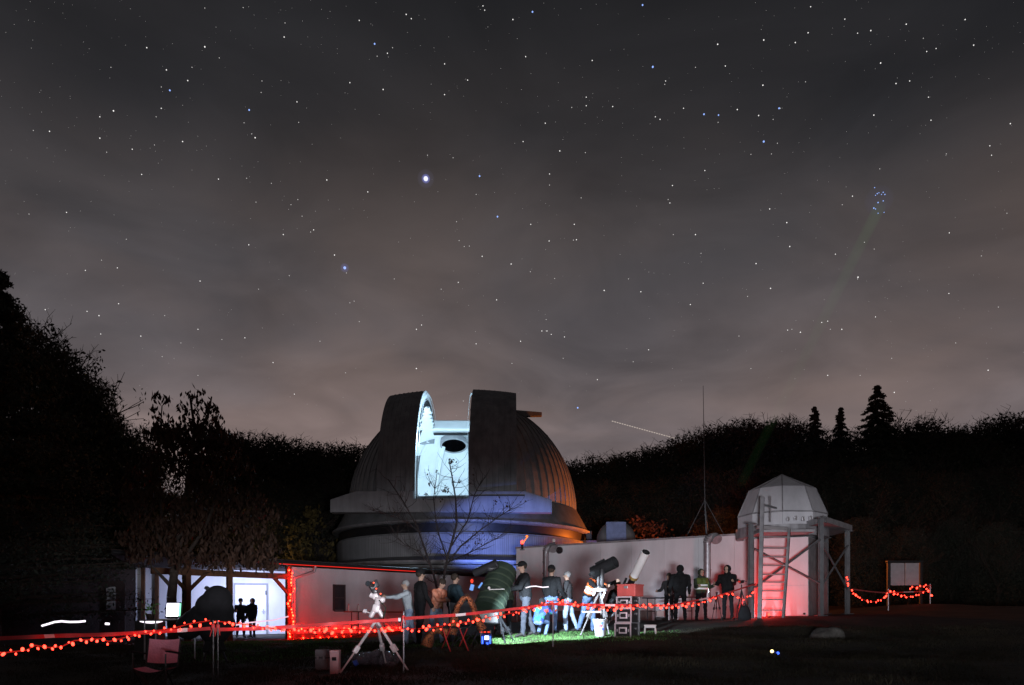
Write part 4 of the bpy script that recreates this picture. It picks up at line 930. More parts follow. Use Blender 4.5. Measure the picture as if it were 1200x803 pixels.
person('person in pale blue white jacket and jeans reaching toward the pale camera tripod', 479.5, 18.8, -80, 1.62, jk_pale, jeans_l, lean=10, legs=((10, 10), (-10, 6)), arms=((62, 6, 25), (70, 14, 10)), hair=hair_g)
person('tall person in black with back turned, beside the pale jacketed person', 492, 18.0, 120, 1.78, jk_black, tr_black, wide=.95, arms=((6, 12, 15), (8, 12, 20)), hat='beanie')
person('person in orange and white jacket and pale jeans leaning over an eyepiece', 511, 19.4, 55, 1.7, jk_orange, jeans_l, lean=16, legs=((10, 10), (-8, 6)), arms=((45, 8, 40), (30, 8, 50)), head=(18, 0))
person('person in dark teal jacket between the orange jacket and the green telescope', 531, 19.0, 120, 1.74, jk_teal, tr_grey, wide=1.1, lean=6, arms=((20, 10, 30), (15, 10, 30)))
person('tall dark person in cap looking left at the corner of the white wall', 616, 18.9, -75, 1.86, jk_black, tr_grey, lean=8, wide=1.08, legs=((10, 6), (-14, 4)), arms=((28, 6, 50), (18, 8, 60)), hat='cap')
person('dark coated person with blue jeans and back turned, behind the middle stake', 646, 20.0, 150, 1.76, jk_black, jeans, wide=1.0, arms=((10, 10, 40), (10, 10, 40)), hat='beanie')
person('person in dark grey jacket with pale jeans next to the hi-vis vest wearer', 666, 20.3, -100, 1.62, jk_grey, jeans_l, lean=4, legs=((10, 14), (-12, 8)), arms=((15, 8, 50), (10, 8, 30)), hair=hair_g)
person('child in rainbow coloured jacket crouching before the dark cap wearer', 631, 18.9, 150, 1.3, rainbow, jeans, lean=30, legs=((95, 115), (80, 110)), arms=((55, 10, 40), (50, 10, 40)), hat='hood', hatm=jk_dark, wide=1.1)
person('person in orange vest with white band bending to the black telescope', 689, 20.2, 60, 1.72, jk_black, jeans, lean=26, legs=((12, 14), (-10, 8)), arms=((60, 8, 35), (30, 8, 60)), head=(10, 0), hat='beanie', vest=vest_o, bands=(.15, .24))
person('person in black seated low behind the white telescope, hand near the eyepiece', 714, 21.4, 70, 1.74, jk_black, tr_black, lean=18, legs=((80, 85), (70, 80)), arms=((60, 8, 40), (40, 8, 60)), head=(15, -30), hair=hair_m)
person('person in dark green jacket half hidden behind the fat green telescope', 596, 20.2, -70, 1.74, jk_green, tr_black, lean=14, wide=1.1, arms=((40, 8, 40), (30, 8, 50)), hat='beanie', hatm=jk_green)
dkp = 'dark people along the white wall'
person('slim dark figure half hidden behind the broad hooded figure', 784, 25.4, -40, 1.58, jk_grey, tr_black, arms=((30, 10, 70), (20, 12, 60)), group=dkp)
person('broad black hooded figure standing with back to the pale wall', 797, 24.4, 175, 1.76, jk_black, tr_black, wide=1.22, hat='hood', group=dkp)
person('figure in dark green vest with two white reflective bands', 822, 25.4, 10, 1.68, jk_green, tr_black, arms=((20, 10, 80), (25, 10, 70)), vest=vest_y, bands=(.14, .25), hat='hood', hatm=jk_green, wide=1.06, group=dkp)
person('hooded figure with lit face stooping left of the small camera tripod', 853, 24.9, -30, 1.74, jk_black, tr_black, lean=10, arms=((30, 10, 70), (30, 10, 60)), head=(6, -10), hat='hood', wide=1.14, group=dkp)

# ---------------------------------------------------------------- telescopes and gear
tube_white = mat('tube_white', (.7, .66, .64), .4, var=.04); pinkish = mat('alloy', (.6, .56, .56), .4, metal=.2, var=.15, scale=20)
tube_green = mat('tube_green', (.03, .045, .032), .5); band_pale = mat('band_pale', (.055, .075, .05), .6)
def legs_(t, base, hub, feet, m, r=.02, foot=None):
    hub = Vector(hub)-base
    for f in feet:
        f = Vector(f)-base; mid_ = hub.lerp(f, .55); q = MB(); q.tube(hub, mid_, r*1.35, r*1.3, 8); q.tube(mid_, f, r*.85, r*.8, 8)
        lg = q.build('leg', [m], t, smooth=True); q = MB(); dd = (f-hub).to_track_quat('Z', 'Y').to_euler(); q.box(mid_, (r*4, r*4.4, r*7), dd, r*.4); q.build('clamp', [m], lg)
        q = MB(); q.tube(f+Vector((0, 0, .02)), f-Vector((0, 0, .03)), r*1.2, r*.7, 8); q.build('foot', [black_metal], lg)
def tube_part(t, base, a, b, r, m, name='tube', rb=None, hollow=True):
    a, b = Vector(a)-base, Vector(b)-base; rb = rb or r; dd = b-a; q = dd.to_track_quat('Z', 'Y').to_matrix().to_4x4(); L_ = dd.length
    k = MB(); k.mi = 0; k.lathe((0, 0, 0), [(0, 0), (r, 0), (rb, L_)]+([(rb*.92, L_)] if hollow else [(0, L_)]), 28)
    if hollow: k.mi = 1; k.lathe((0, 0, 0), [(rb*.92, L_), (rb*.9, L_*.35), (0, L_*.35)], 28)
    k.v = [tuple(a+(q@Vector(v))) for v in k.v]; return k.build(name, [m, dark], t, smooth=True)
# black telescope on tall tripod
b = at(703, 19.3); T = thing('black_telescope', 'black short tube telescope on a pale legged tripod beside the orange vest', 'telescope', b)
tube_part(T, b, pt(696, 671, 19.4), pt(721, 658.5, 19.0), .15, black_metal)
q = MB(); q.tube(pt(695, 671.5, 19.4)-b, pt(699, 669.5, 19.35)-b, .16, .16, 24); q.tube(pt(691, 674, 19.5)-b, pt(696, 671, 19.4)-b, .04, .04, 10); q.build('mirror_cell', [black_metal], T, smooth=True)
tube_part(T, b, pt(698, 661, 19.3), pt(708, 656, 19.1), .028, black_metal, 'finder')
q = MB(); q.box(pt(701.5, 677, 19.35)-b, (.1, .12, .5), bev=.03); q.box(pt(705.5, 677, 19.05)-b, (.1, .12, .46), bev=.03); q.tube(pt(703, 688, 19.3)-b, pt(703, 692, 19.3)-b, .17, .17, 20); q.build('fork_mount', [black_metal], T, smooth=True)
legs_(T, b, pt(703, 692, 19.3), (at(680, 18.8), at(714, 18.9), at(708, 20.1)), mat('leg_alloy', (.3, .28, .28), .45, metal=.3), .022)
q = MB(); q.tube(pt(703, 690, 19.3)-b, pt(703, 693.5, 19.3)-b, .2, .2, 20); q.build('tripod_head', [pinkish], T, smooth=True)
q = MB(); q.box(pt(693, 717, 19.0)-b, (.46, .05, .03)); q.box(pt(701, 718, 19.3)-b, (.34, .3, .02)); q.build('spreader', [pinkish], T)
for px, py in ((697, 694), (707, 698)):
    q = MB(); q.box((0, 0, 0), (.05, .02, .2), (0, R(25), 0), .008); o = q.build('hand_controller', [tube_white], T); o.location = pt(px, py, 19.1)-b
# white telescope
b = at(729, 20.3); T = thing('white_telescope', 'long white telescope tube with dark lower half pointing steeply up', 'telescope', b)
pa, pm_, pb_ = pt(730, 702, 20.8), pt(742.5, 676.5, 20.2), pt(757, 647, 19.6)
tube_part(T, b, pm_, pb_, .112, tube_white, 'dew_shield'); tube_part(T, b, pa, pm_, .085, black_metal, 'tube', hollow=False)
q = MB(); dd = (pb_-pm_).normalized(); q.tube(pm_-dd*.03-b, pm_+dd*.05-b, .122, .122, 24); q.build('ring', [mat('brass', (.5, .3, .1), .4, metal=.6)], T, smooth=True)
q = MB(); q.tube(pa-b, pa-dd*.22-b, .035, .035, 12); q.box(pa-dd*.2-b, (.07, .09, .09), bev=.02); q.build('focuser', [black_metal], T, smooth=True)
tube_part(T, b, pt(727, 692, 20.4), pt(734, 678, 20.1), .03, black_metal, 'finder')
q = MB(); q.box(pt(734, 690, 20.5)-b, (.24, .2, .26), (0, R(25), 0), .04); q.box(pt(729, 697, 20.4)-b, (.2, .2, .24), bev=.04); q.tube(pt(729, 698, 20.4)-b, pt(716, 706, 20.2)-b, .014, .014, 8); q.tube(pt(719, 704, 20.2)-b, pt(716, 706, 20.2)-b, .08, .08, 16); q.build('mount', [black_metal], T, smooth=True)
legs_(T, b, pt(729, 702, 20.4), (at(706, 19.6), at(744, 19.8), at(733, 21.4)), mat('leg_grey', (.2, .2, .21), .5), .024)
# pale camera tripod in front
b = at(441, 11.8); T = thing('camera_tripod', 'pale tripod with an equatorial head and a dark camera before the plastered wall', 'tripod', b)
hub = pt(441, 727, 11.8); legs_(T, b, hub, (at(398, 11.6), at(479, 11.6), at(453, 12.7)), pinkish, .017)
q = MB(); q.tube(hub-b-Vector((0, 0, .03)), hub-b+Vector((0, 0, .03)), .07, .07, 18); q.build('tripod_head', [pinkish], T, smooth=True)
def P11(px, py, dd=0): return pt(px, py, 11.8+dd)-b
q = MB(); q.tube(P11(434, 724), P11(440, 712), .035, .045, 12); q.tube(P11(449, 724), P11(442, 712), .03, .04, 12); q.box(P11(441, 713), (.11, .12, .12), (0, .2, 0), .02); q.tube(P11(441, 716, .1), P11(443, 700, -.05), .05, .045, 16); q.build('polar_head', [pinkish], T, smooth=True)
q = MB(); q.tube(P11(449, 704), P11(434, 697), .042, .042, 16); q.box(P11(440, 699), (.09, .1, .09), (0, -.3, 0), .02); q.ball(P11(448, 703), .05); q.build('declination_head', [pinkish], T, smooth=True)
q = MB(); q.tube(P11(437, 720), P11(427, 716), .01, .01, 8); q.tube(P11(429.5, 717), P11(426, 715.7), .03, .03, 14); q.build('counterweight', [pinkish], T, smooth=True)
q = MB(); q.box(P11(438, 686), (.15, .09, .11), (0, -.5, .3), .02); q.box(P11(440, 681), (.06, .06, .03), (0, -.5, .3), .01); q.tube(P11(437, 686, -.02), P11(431, 684, -.22), .038, .042, 16); q.box(P11(438.5, 693), (.09, .06, .08), (0, -.4, 0), .02); cm = q.build('camera', [black_metal], T, smooth=True)
q = MB(); q.tube(P11(431, 684, -.22), P11(430.7, 684, -.225), .036, .036, 16); q.build('lens_glass', [glass], cm)
q = MB()
for px, py in ((438, 683), (441, 690), (446, 696)): q.ball(P11(px, py, -.08), .012)
q.build('pilot_light', [emis('red_dot', (1, .1, .05), 3)], cm)
q = MB(); q.path([P11(441, 700, -.05), P11(452, 712, -.1), P11(449, 727, -.1), P11(455, 750, -.05), P11(462, 775, 0)], .008, 5); q.build('power_cable', [cable_m], T)
# fat green telescope
b = at(580, 18.4); T = thing('green_telescope', 'fat dark green telescope tube with pale bands on thin dark legs', 'telescope', b)
a_, c_ = pt(572, 716, 18.2), pt(590, 668, 18.9); tube_part(T, b, a_, c_, .36, tube_green, 'tube', rb=.33)
ax_ = (c_-a_); axn = ax_.normalized(); qm = axn.to_track_quat('Z', 'Y').to_matrix()
for k in range(6):
    q = MB(); q.lathe((0, 0, 0), [(.365, -.02), (.372, -.02), (.372, .02), (.365, .02)], 32); f = .1+.15*k; q.v = [tuple(a_+ax_*f-b+qm@(Vector(v)*(1-.09*f))) for v in q.v]; q.build('band', [band_pale], T, smooth=True)
tube_part(T, b, pt(556, 672, 18.4), pt(582, 660, 18.2), .1, black_metal, 'guide_scope')
q = MB(); q.box(pt(577, 664, 18.3)-b, (.3, .26, .2), (0, R(-24), 0), .06); q.tube(pt(566, 690, 18.1)-b, pt(558, 688, 17.9)-b, .05, .045, 12); q.build('eyepiece_holder', [black_metal], T, smooth=True)
q = MB(); q.ball(pt(553, 681, 17.8)-b, (.035, .03, .05)); q.build('red_pilot', [emis('red_soft', (1, .06, .03), 1.2)], T)
q = MB(); q.box(pt(553, 688.5, 17.8)-b, (.085, .03, .14), (0, R(14), 0), .012); q.box(pt(563, 686, 17.8)-b, (.04, .03, .15), (0, R(35), 0), .01); q.build('blue_lit_part', [emis('blue_lit_glow', (.2, .42, 1), .95)], T)  # blue light on the eyepiece parts, put in as glowing plates
q = MB(); q.ball(pt(573, 689, 17.9)-b, .035); q.tube(pt(573, 691, 17.9)-b, pt(591, 690.5, 18)-b, .012, .01, 8); q.build('white_knob', [tube_white], T, smooth=True)
q = MB(); q.box(pt(573, 724, 18.3)-b, (.5, .5, .3), bev=.04); q.build('cradle', [black_metal], T)
legs_(T, b, pt(585, 722, 18.3), (at(592, 17.4), at(603, 17.6), at(578, 19.6)), black_metal, .02)
# covered telescope left
b = at(250, 15.2); T = thing('covered_telescope', 'large humped telescope under a black cover with a small finder on top', 'telescope', b)
q = MB()
for px, py, r, dd in ((255, 703, 17, 0), (259, 716, 15, 0), (262, 732, 14, 0), (246, 712, 17, 0), (238, 725, 18, .1), (228, 730, 16, .1), (252, 738, 18, 0), (221, 735, 15, .1), (266, 722, 8, 0), (247, 700, 9, -.05)):
    q.ball(pt(px, py, 15.2+dd)-b, r*15.2/F, 14, 10)
me = remesh_body(q, .025); me.materials.append(black_cloth); me.polygons.foreach_set('use_smooth', [True]*len(me.polygons)); put('cover', me, T)
q = MB(); q.box(pt(243.5, 690, 15.1)-b, (.11, .1, .07), (0, R(35), 0), .015); q.tube(pt(245, 692, 15.15)-b, pt(250, 698, 15.2)-b, .02, .025, 8); q.build('finder', [black_metal], T, smooth=True)
legs_(T, b, pt(250, 738, 15.2), (at(238, 14.8), at(266, 14.9), at(250, 16)), black_metal, .03)
# laptop on a folding table
b = at(205, 15.8); T = thing('folding_table', 'dark folding table carrying the glowing laptop left of the covered telescope', 'table', b)
tz = pt(204, 727, 15.8).z; q = MB(); q.box((0, 0, tz-b.z), (1.15, .6, .03), bev=.006); q.build('tabletop', [mat('table_dark', (.05, .05, .055), .5)], T)
for sx in (-.5, .5):
    for sy in (-.24, .24): q = MB(); q.tube((sx, sy, 0), (sx, sy, tz-b.z-.01), .016, .016, 8); q.build('leg', [steel], T)
LP = thing('laptop', 'open laptop with a glaring white screen on the dark folding table', 'laptop', pt(203.5, 726.4, 15.6)+Vector((0, 0, 0)), R(-6))
q = MB(); q.box((0, -.12, .012), (.34, .24, .02), bev=.005); kb_ = q.build('keyboard_base', [tube_white], LP)
q = MB(); q.box((0, .012, .19), (.36, .014, .31), (R(-8), 0, 0), .004); sc_ = q.build('screen_lid', [black_metal], LP)
q = MB(); q.box((-.025, .0025, .2), (.25, .003, .26), (R(-8), 0, 0)); q.build('screen', [emis('screen_white', (.86, .84, 1), 6)], sc_)
q = MB(); q.box((.125, .0025, .2), (.045, .003, .26), (R(-8), 0, 0)); q.build('screen_edge', [emis('screen_green', (.3, 1, .6), 1.5)], sc_)
q = MB(); q.ball((0, 0, 0), .012, 8, 5)
dots = MB()
for px, py in ((214, 700), (222, 704), (214, 710), (222, 719), (214, 727)): dots.ball(pt(px, py, 15.4)-LP.location, .009, 6, 4)
# plant in pot on the table's end
pl = thing('potted_plant', 'tiny green plant lit beside the table, above the white wavy streak', 'plant', pt(176, 727, 17)); q = MB(); q.lathe((0, 0, 0), [(.0, 0), (.07, 0), (.09, .14), (.08, .14), (0, .12)], 14); q.build('pot', [bark], pl, smooth=True)
put('leaves', leaf_mesh('leaves', RNG.normal(size=(40, 3))*np.array([.07, .06, .09])+np.array([0, 0, .25]), .1, blade_g, .35), pl)
q = MB(); q.box((0, 0, -.4), (.5, .4, .78), bev=.02); q.build('stand', [black_metal], pl)
def streak(label, pts, d, r=.03, m=None):
    p0 = pt(*pts[0], d); q = MB(); q.path([pt(*p, d)-p0 for p in pts], r, 8); o = q.build('light_streak', [m or torch_w], smooth=True); o.location = p0; tag(o, label, 'light streak')
streak('longest white wavy light streak low at the left over the dark lawn', [(49, 733.5), (56, 731.5), (64, 729), (72, 728.2), (82, 729), (92, 728.8), (100, 728)], 17, .022)
streak('very short white light streak between the two wavy ones', [(123.5, 731), (128, 731.3)], 17, .026)
streak('curved white light streak under the tiny plant', [(164.5, 727.5), (170, 729), (177, 729.4), (184, 729), (190, 727.5)], 16.6, .026)
streak('thin white wavy light streak before the dark cap wearer', [(616, 689), (622, 687.4), (628, 687), (636, 688.4), (643, 687.8)], 17.5, .012)
streak('pale pink wavy light streak across the lit porch door', [(263, 730.5), (275, 733), (290, 730), (306, 728.3), (320, 727), (338, 722.5)], 24, .02, emis('torch_pink', (1, .62, .72), 1))
# camp chair builder
def camp_chair(label, px, d, wpx, ytop, m, rz):
    b = at(px, d); T = thing('camp_chair', label, 'chair', b, rz); w = wpx/F*d; zt = (HY-ytop)/F*d-b.z; zs = zt*.52
    k = MB(); n_ = 8
    for i in range(n_):
        x0, x1 = -w/2+w*i/n_, -w/2+w*(i+1)/n_; s0_, s1_ = .05*(1-(2*x0/w)**2), .05*(1-(2*x1/w)**2)
        k.add([(x0, .22+s0_, zs+.06-.02*(1-(2*x0/w)**2)), (x1, .22+s1_, zs+.06-.02*(1-(2*x1/w)**2)), (x1, .3+s1_, zt-.02*(1-(2*x1/w)**2)), (x0, .3+s0_, zt-.02*(1-(2*x0/w)**2))], [(0, 1, 2, 3)])
    k.build('backrest', [m], T, smooth=True); k = MB()
    for i in range(n_):
        x0, x1 = -w/2+w*i/n_, -w/2+w*(i+1)/n_; s0_, s1_ = -.06*(1-(2*x0/w)**2), -.06*(1-(2*x1/w)**2)
        k.add([(x0, -.22, zs+s0_), (x1, -.22, zs+s1_), (x1, .22, zs+s1_), (x0, .22, zs+s0_)], [(0, 1, 2, 3)])
    k.build('seat', [m], T, smooth=True)
    for sx in (-1, 1):
        k = MB(); k.tube((sx*w/2, .31, zt), (sx*w/2, .2, zs), .011, .011, 8); k.tube((sx*w/2, .2, zs), (-sx*w/2*.9, .25, 0), .011, .011, 8); k.tube((sx*w/2, -.24, zs+.0), (sx*w/2*.95, .25, 0), .011, .011, 8); k.build('leg', [black_metal], T)
        k = MB(); k.tube((sx*w/2, -.24, zs), (-sx*w/2*.9, -.25, 0), .011, .011, 8); k.tube((sx*w/2, -.24, 0), (sx*w/2, -.24, zs+.2), .011, .011, 8); k.build('leg', [black_metal], T)
        k = MB(); k.box((sx*(w/2+.03), 0, zs+.21), (.07, .52, .02), (R(-6), 0, 0), .008); k.build('armrest', [black_cloth], T)
    return T
cloth_pink = mat('chair_cloth', (.9, .36, .46), .85, var=.12, scale=7, bump=.3)
camp_chair('folding camp chair with pink lit cloth back at the lower left', 183, 11.0, 37, 749, cloth_pink, R(3))
camp_chair('dark camp chair hidden under the spotted throw', 546, 15.4, 26, 706, black_cloth, R(160))
# spotted throw: arched thick band over the chair
leo = bpy.data.materials.new('spotted_fabric'); leo.use_nodes = True; _t = leo.node_tree; _b = _t.nodes['Principled BSDF']; _b.inputs['Roughness'].default_value = .9
_c = _t.nodes.new('ShaderNodeTexCoord'); _v = _t.nodes.new('ShaderNodeTexVoronoi'); _v.inputs['Scale'].default_value = 34; _v.inputs['Randomness'].default_value = 1; _r = _t.nodes.new('ShaderNodeValToRGB')
_t.links.new(_c.outputs['Object'], _v.inputs['Vector']); _t.links.new(_v.outputs['Distance'], _r.inputs[0]); _r.color_ramp.elements[0].position = .36; _r.color_ramp.elements[0].color = (.02, .01, .008, 1); _r.color_ramp.elements[1].position = .46; _r.color_ramp.elements[1].color = (.36, .1, .035, 1); _t.links.new(_r.outputs[0], _b.inputs['Base Color'])
from mathutils import noise as MN
def throw(label, spine, d, wd_, dep_):
    p0 = pt(*spine[0], d); q = MB(); key = [pt(*p, d)-p0 for p in spine]; pts = []
    for a, b in zip(key, key[1:]): pts += [a.lerp(b, k/4) for k in range(4)]
    pts.append(key[-1]); n_ = len(pts); K = 14; vs = []
    for i, p in enumerate(pts):
        t_ = (pts[min(i+1, n_-1)]-pts[max(i-1, 0)]).normalized(); nrm = Vector((-t_.z, 0, t_.x)); ends = abs(2*i/(n_-1)-1); ww = wd_*(.7+.75*ends)
        for k in range(K):
            a = 2*math.pi*k/K; v = p+nrm*ww/2*math.cos(a)+Vector((0, math.sin(a)*dep_*.5, 0)); dn = MN.noise_vector(v*9)*.035+MN.noise_vector(v*22)*.02; vs.append(v+dn)
    q.add(vs, [(i*K+j, i*K+(j+1) % K, (i+1)*K+(j+1) % K, (i+1)*K+j) for i in range(n_-1) for j in range(K)]+[tuple(range(K-1, -1, -1)), tuple(range((n_-1)*K, n_*K))])
    o = q.build('spotted_throw', [leo], smooth='all'); o.location = p0; tag(o, label, 'throw')
throw('orange and black spotted throw arched like a tent over the dark camp chair', [(530, 744), (531, 732), (533, 720), (537, 711), (542, 703), (547, 699), (551, 703), (554, 712), (557, 721), (562, 731), (566, 738)], 15.2, .12, .5)
throw('lower spotted throw bunched on the lawn left of the tent shaped one', [(500, 757), (502, 749), (506, 742), (513, 738), (520, 739), (525, 743)], 15.0, .15, .45)
q = MB(); b = at(515, 14.8)
T = thing('folding_stool', 'small red lit stool frame in front of the spotted throw', 'stool', b)
for a_, c_ in ((pt(538, 735, 14.6), at(549, 14.2)), (pt(518, 735, 14.6), at(528, 14.3)), (pt(528, 736, 14.6), at(518, 15.2)), (pt(548, 736, 14.9), at(538, 15.3))):
    q = MB(); q.tube(a_-b, c_-b, .012, .012, 8); q.build('leg', [red_tape], T)
q = MB(); q.box((pt(533, 735.5, 14.8)-b), (.5, .35, .03), bev=.01); q.build('seat', [black_cloth], T)
# boxes, heap, lantern, bucket, cases, stool
def boxthing(name, label, cat, px, d, wpx, ytop, dpt, rz, m, parts=()):
    b = at(px, d); T = thing(name, label, cat, b, rz); w = wpx/F*d; h = (HY-ytop)/F*d-b.z; k = MB(); k.box((0, 0, h/2), (w, dpt, h), bev=min(w, h)*.06); k.build('body', [m], T, smooth=True); return T, w, h
gcase = mat('case_grey', (.2, .19, .2), .6)
T, w, h = boxthing('equipment_case', 'upright grey case on the lawn at the foot of the pale tripod', 'case', 379, 12.4, 15, 761, .2, R(-8), gcase)
k = MB(); k.box((0, -.005, h*.6), (w*1.02, .21, .012)); k.build('seam', [dark], T); k = MB(); k.path([(-.06, 0, h), (-.06, 0, h+.035), (.06, 0, h+.035), (.06, 0, h)], .012, 6); k.build('handle', [black_metal], T)
k = MB(); k.box((-.05, -.11, h*.6), (.03, .02, .05)); k.box((.05, -.11, h*.6), (.03, .02, .05)); k.build('latch', [steel], T)
T, w, h = boxthing('storage_box', 'narrow pink lit box standing right of the grey case', 'box', 393, 11.7, 10, 764, .3, R(6), mat('box_pale', (.6, .42, .44), .6))
k = MB(); k.box((0, 0, h+.012), (w*1.06, .31, .03), bev=.008); k.build('lid', [mat('box_pale', (.6, .42, .44))], T); k = MB(); k.box((0, -.156, h*.7), (w*.5, .012, .05), bev=.005); k.build('grip', [dark], T)
b = at(439, 12.9); T = thing('plastic_heap', 'crumpled dark plastic sheet heaped behind the pale tripod legs', 'plastic sheet', b); q = MB()
random.seed(5)
for k in range(14): q.ball(Vector((random.uniform(-.3, .3), random.uniform(-.2, .2), random.uniform(.02, .16))), (random.uniform(.1, .2), random.uniform(.1, .18), random.uniform(.08, .17)), 10, 7, Euler((random.random(), random.random(), random.random())))
me = remesh_body(q, .03); me.materials.append(mat('plastic_film', (.1, .09, .11), .18, spec=.8, bump=1.0, scale=9)); put('sheet', me, T)
q = MB(); q.tube(pt(415, 778, 12.5)-b, pt(419, 776, 12.5)-b, .05, .045, 14); q.build('blue_roll', [mat('blue_plastic', (.05, .12, .6), .4)], T, smooth=True)
b = at(570, 16.5); T = thing('blue_lantern', 'box lantern glowing blue and white on the lawn between the telescopes', 'lamp', b)
q = MB(); q.box((0, 0, .13), (.23, .16, .24), bev=.02); q.build('housing', [mat('blue_housing', (.03, .06, .4), .4)], T, smooth=True)
q = MB(); q.box((.01, -.084, .17), (.09, .012, .08), bev=.004); q.build('lens', [emis('lantern_white', (.6, .75, 1), 5)], T)
q = MB()
for x in (-.08, .08): q.box((x, -.084, .12), (.03, .01, .16))
q.box((.02, -.084, .04), (.05, .01, .06)); q.build('blue_light_strip', [emis('lantern_blue', (.05, .14, 1), 3)], T)
q = MB()
for x in (-.11, -.03, .05): q.box((x, -.07, .29), (.05, .03, .03))
q.build('red_light', [emis('red_soft', (1, .06, .03))], T); q = MB(); q.path([(-.09, 0, .25), (-.09, 0, .33), (.09, 0, .33), (.09, 0, .25)], .01, 6); q.build('handle', [black_metal], T)
b = at(703.5, 17.6); T = thing('bucket', 'white bucket with blurred coloured print standing on the lit grass', 'bucket', b)
h = .40; q = MB(); q.lathe((0, 0, 0), [(0, 0), (.115, 0), (.16, h), (.172, h), (.172, h-.03), (.165, h-.03)], 28); q.lathe((0, 0, 0), [(.15, h), (.11, .02), (0, .02)], 28); q.build('pail', [mat('pail_white', (.36, .36, .37), .5)], T, smooth=True)
for a0, z0, c, w_ in ((-1.9, .22, (.6, .1, .12), .5), (-1.4, .15, (.1, .15, .6), .4), (-1.6, .28, (.1, .2, .6), .3)):
    q = MB(); n_ = 6
    for i in range(n_):
        ta, tb_ = a0+w_*i/n_, a0+w_*(i+1)/n_
        for za, zb in ((z0, z0+.05),):
            ra, rb_ = .117+.045*za/h, .117+.045*zb/h; q.add([(ra*math.cos(ta), ra*math.sin(ta), za), (ra*math.cos(tb_), ra*math.sin(tb_), za), (rb_*math.cos(tb_), rb_*math.sin(tb_), zb), (rb_*math.cos(ta), rb_*math.sin(ta), zb)], [(0, 1, 2, 3)])
    q.build('print', [mat('print_%d' % int(z0*100), c, .6)], T)
q = MB(); q.path([Vector((.17*math.cos(R(a)), .02, h-.02-.2*math.sin(R(a)))) for a in range(0, 181, 20)], .005, 5); q.build('bail', [steel], T)
silver = mat('case_edge', (.72, .62, .66), .35, metal=.3, var=.05)
b0 = at(735, 16.6); zz = b0.z
for i, (hh, w, lab) in enumerate(((.31, .36, 'black case with bright metal edges at the bottom of the stack'), (.31, .35, 'black case with bright metal edges in the middle of the stack'), (.24, .33, 'shallower black case with bright edges right under the red box'))):
    T = thing('equipment_case', lab, 'case', (b0.x+.012*i, b0.y, zz), R(-34), 'stacked edged cases'); dp = .42
    k = MB(); k.box((0, 0, hh/2), (w-.02, dp-.02, hh-.02), bev=.012); k.build('shell', [black_metal], T)
    e = .012
    for nm, sy in (('front_frame', -1), ('back_frame', 1)):
        k = MB()
        for a_, c_ in (((0, sy*dp/2, e), (w, .025, .024)), ((0, sy*dp/2, hh-e), (w, .025, .024)), ((-w/2, sy*dp/2, hh/2), (.024, .026, hh)), ((w/2, sy*dp/2, hh/2), (.024, .026, hh))): k.box(a_, c_)
        k.build(nm, [silver if sy < 0 else steel], T)
    k = MB(); k.box((0, -dp/2, hh*.5), (w*.5, .02, hh*.44), bev=.006); pl_ = k.build('handle_plate', [silver], T)
    k = MB(); k.box((0, -dp/2-.012, hh*.5), (w*.34, .012, hh*.24)); k.box((0, -dp/2-.02, hh*.5), (w*.34, .02, .02)); k.build('handle', [black_metal], pl_)
    k = MB()
    for sx in (-1, 1): k.box((sx*w*.36, -dp/2-.008, hh*.5), (.03, .02, .06), bev=.004); 
    k.box((w/2+.006, .05, hh*.62), (.016, .05, .04)); k.build('latch', [steel], T)
    zz += hh+.004
T = thing('storage_box', 'red box on top of the stacked edged cases', 'box', (b0.x+.07, b0.y+.02, zz), R(-34)); k = MB(); k.box((0, 0, .125), (.42, .42, .25), bev=.012); k.build('body', [mat('red_box', (.5, .09, .08), .5)], T)
k = MB(); k.box((0, 0, .245), (.44, .44, .03), bev=.008); k.build('lid', [mat('red_box', (.5, .09, .08))], T); k = MB(); k.box((0, -.215, .19), (.09, .02, .05), bev=.004); k.build('latch', [steel], T)
b = at(762, 17.3); T = thing('step_stool', 'low pale plastic step stool beside the stacked cases', 'stool', b, R(-12)); k = MB(); k.box((0, 0, .2), (.27, .22, .03), bev=.01); k.build('top', [tube_white], T)
for sx in (-1, 1): k = MB(); k.add([(sx*.12, -.1, .19), (sx*.12, .1, .19), (sx*.145, .11, 0), (sx*.145, -.11, 0), (sx*.085, -.1, .19), (sx*.085, .1, .19), (sx*.11, .11, 0), (sx*.11, -.11, 0)], [(0, 1, 2, 3), (7, 6, 5, 4), (0, 4, 5, 1), (3, 2, 6, 7), (0, 3, 7, 4), (1, 5, 6, 2)]); k.build('leg', [tube_white], T)
k = MB(); k.box((0, -.105, .17), (.2, .012, .05)); k.build('apron', [tube_white], T)
# bench tables along the walls
def trestle(label, pa, pb, z, m, cloth=False):
    pa, pb = Vector(pa), Vector(pb); mid_ = (pa+pb)/2; b = Vector((mid_.x, mid_.y, g(mid_.x, mid_.y))); a = math.atan2((pb-pa).y, (pb-pa).x); T = thing('trestle_table', label, 'table', b, a); L_ = (pb-pa).length; h = z-b.z
    k = MB(); k.box((0, 0, h), (L_, .55, .04), bev=.006); k.build('tabletop', [m], T)
    for sx in (-1, 1):
        k = MB(); k.tube((sx*L_*.4, -.22, h-.02), (sx*L_*.4, -.22, -.2), .02, .02, 6); k.tube((sx*L_*.4, .22, h-.02), (sx*L_*.4, .22, -.2), .02, .02, 6); k.box((sx*L_*.4, 0, h*.4), (.03, .44, .03)); k.build('leg', [black_metal], T)
    return T
q0, q1 = pt(758, 700, 27.6).xy, pt(812, 700, 26.2).xy; trestle('long dark trestle table along the white wall behind the dark figures', q0, q1, .72, mat('table_dark', (.05, .05, .055)))
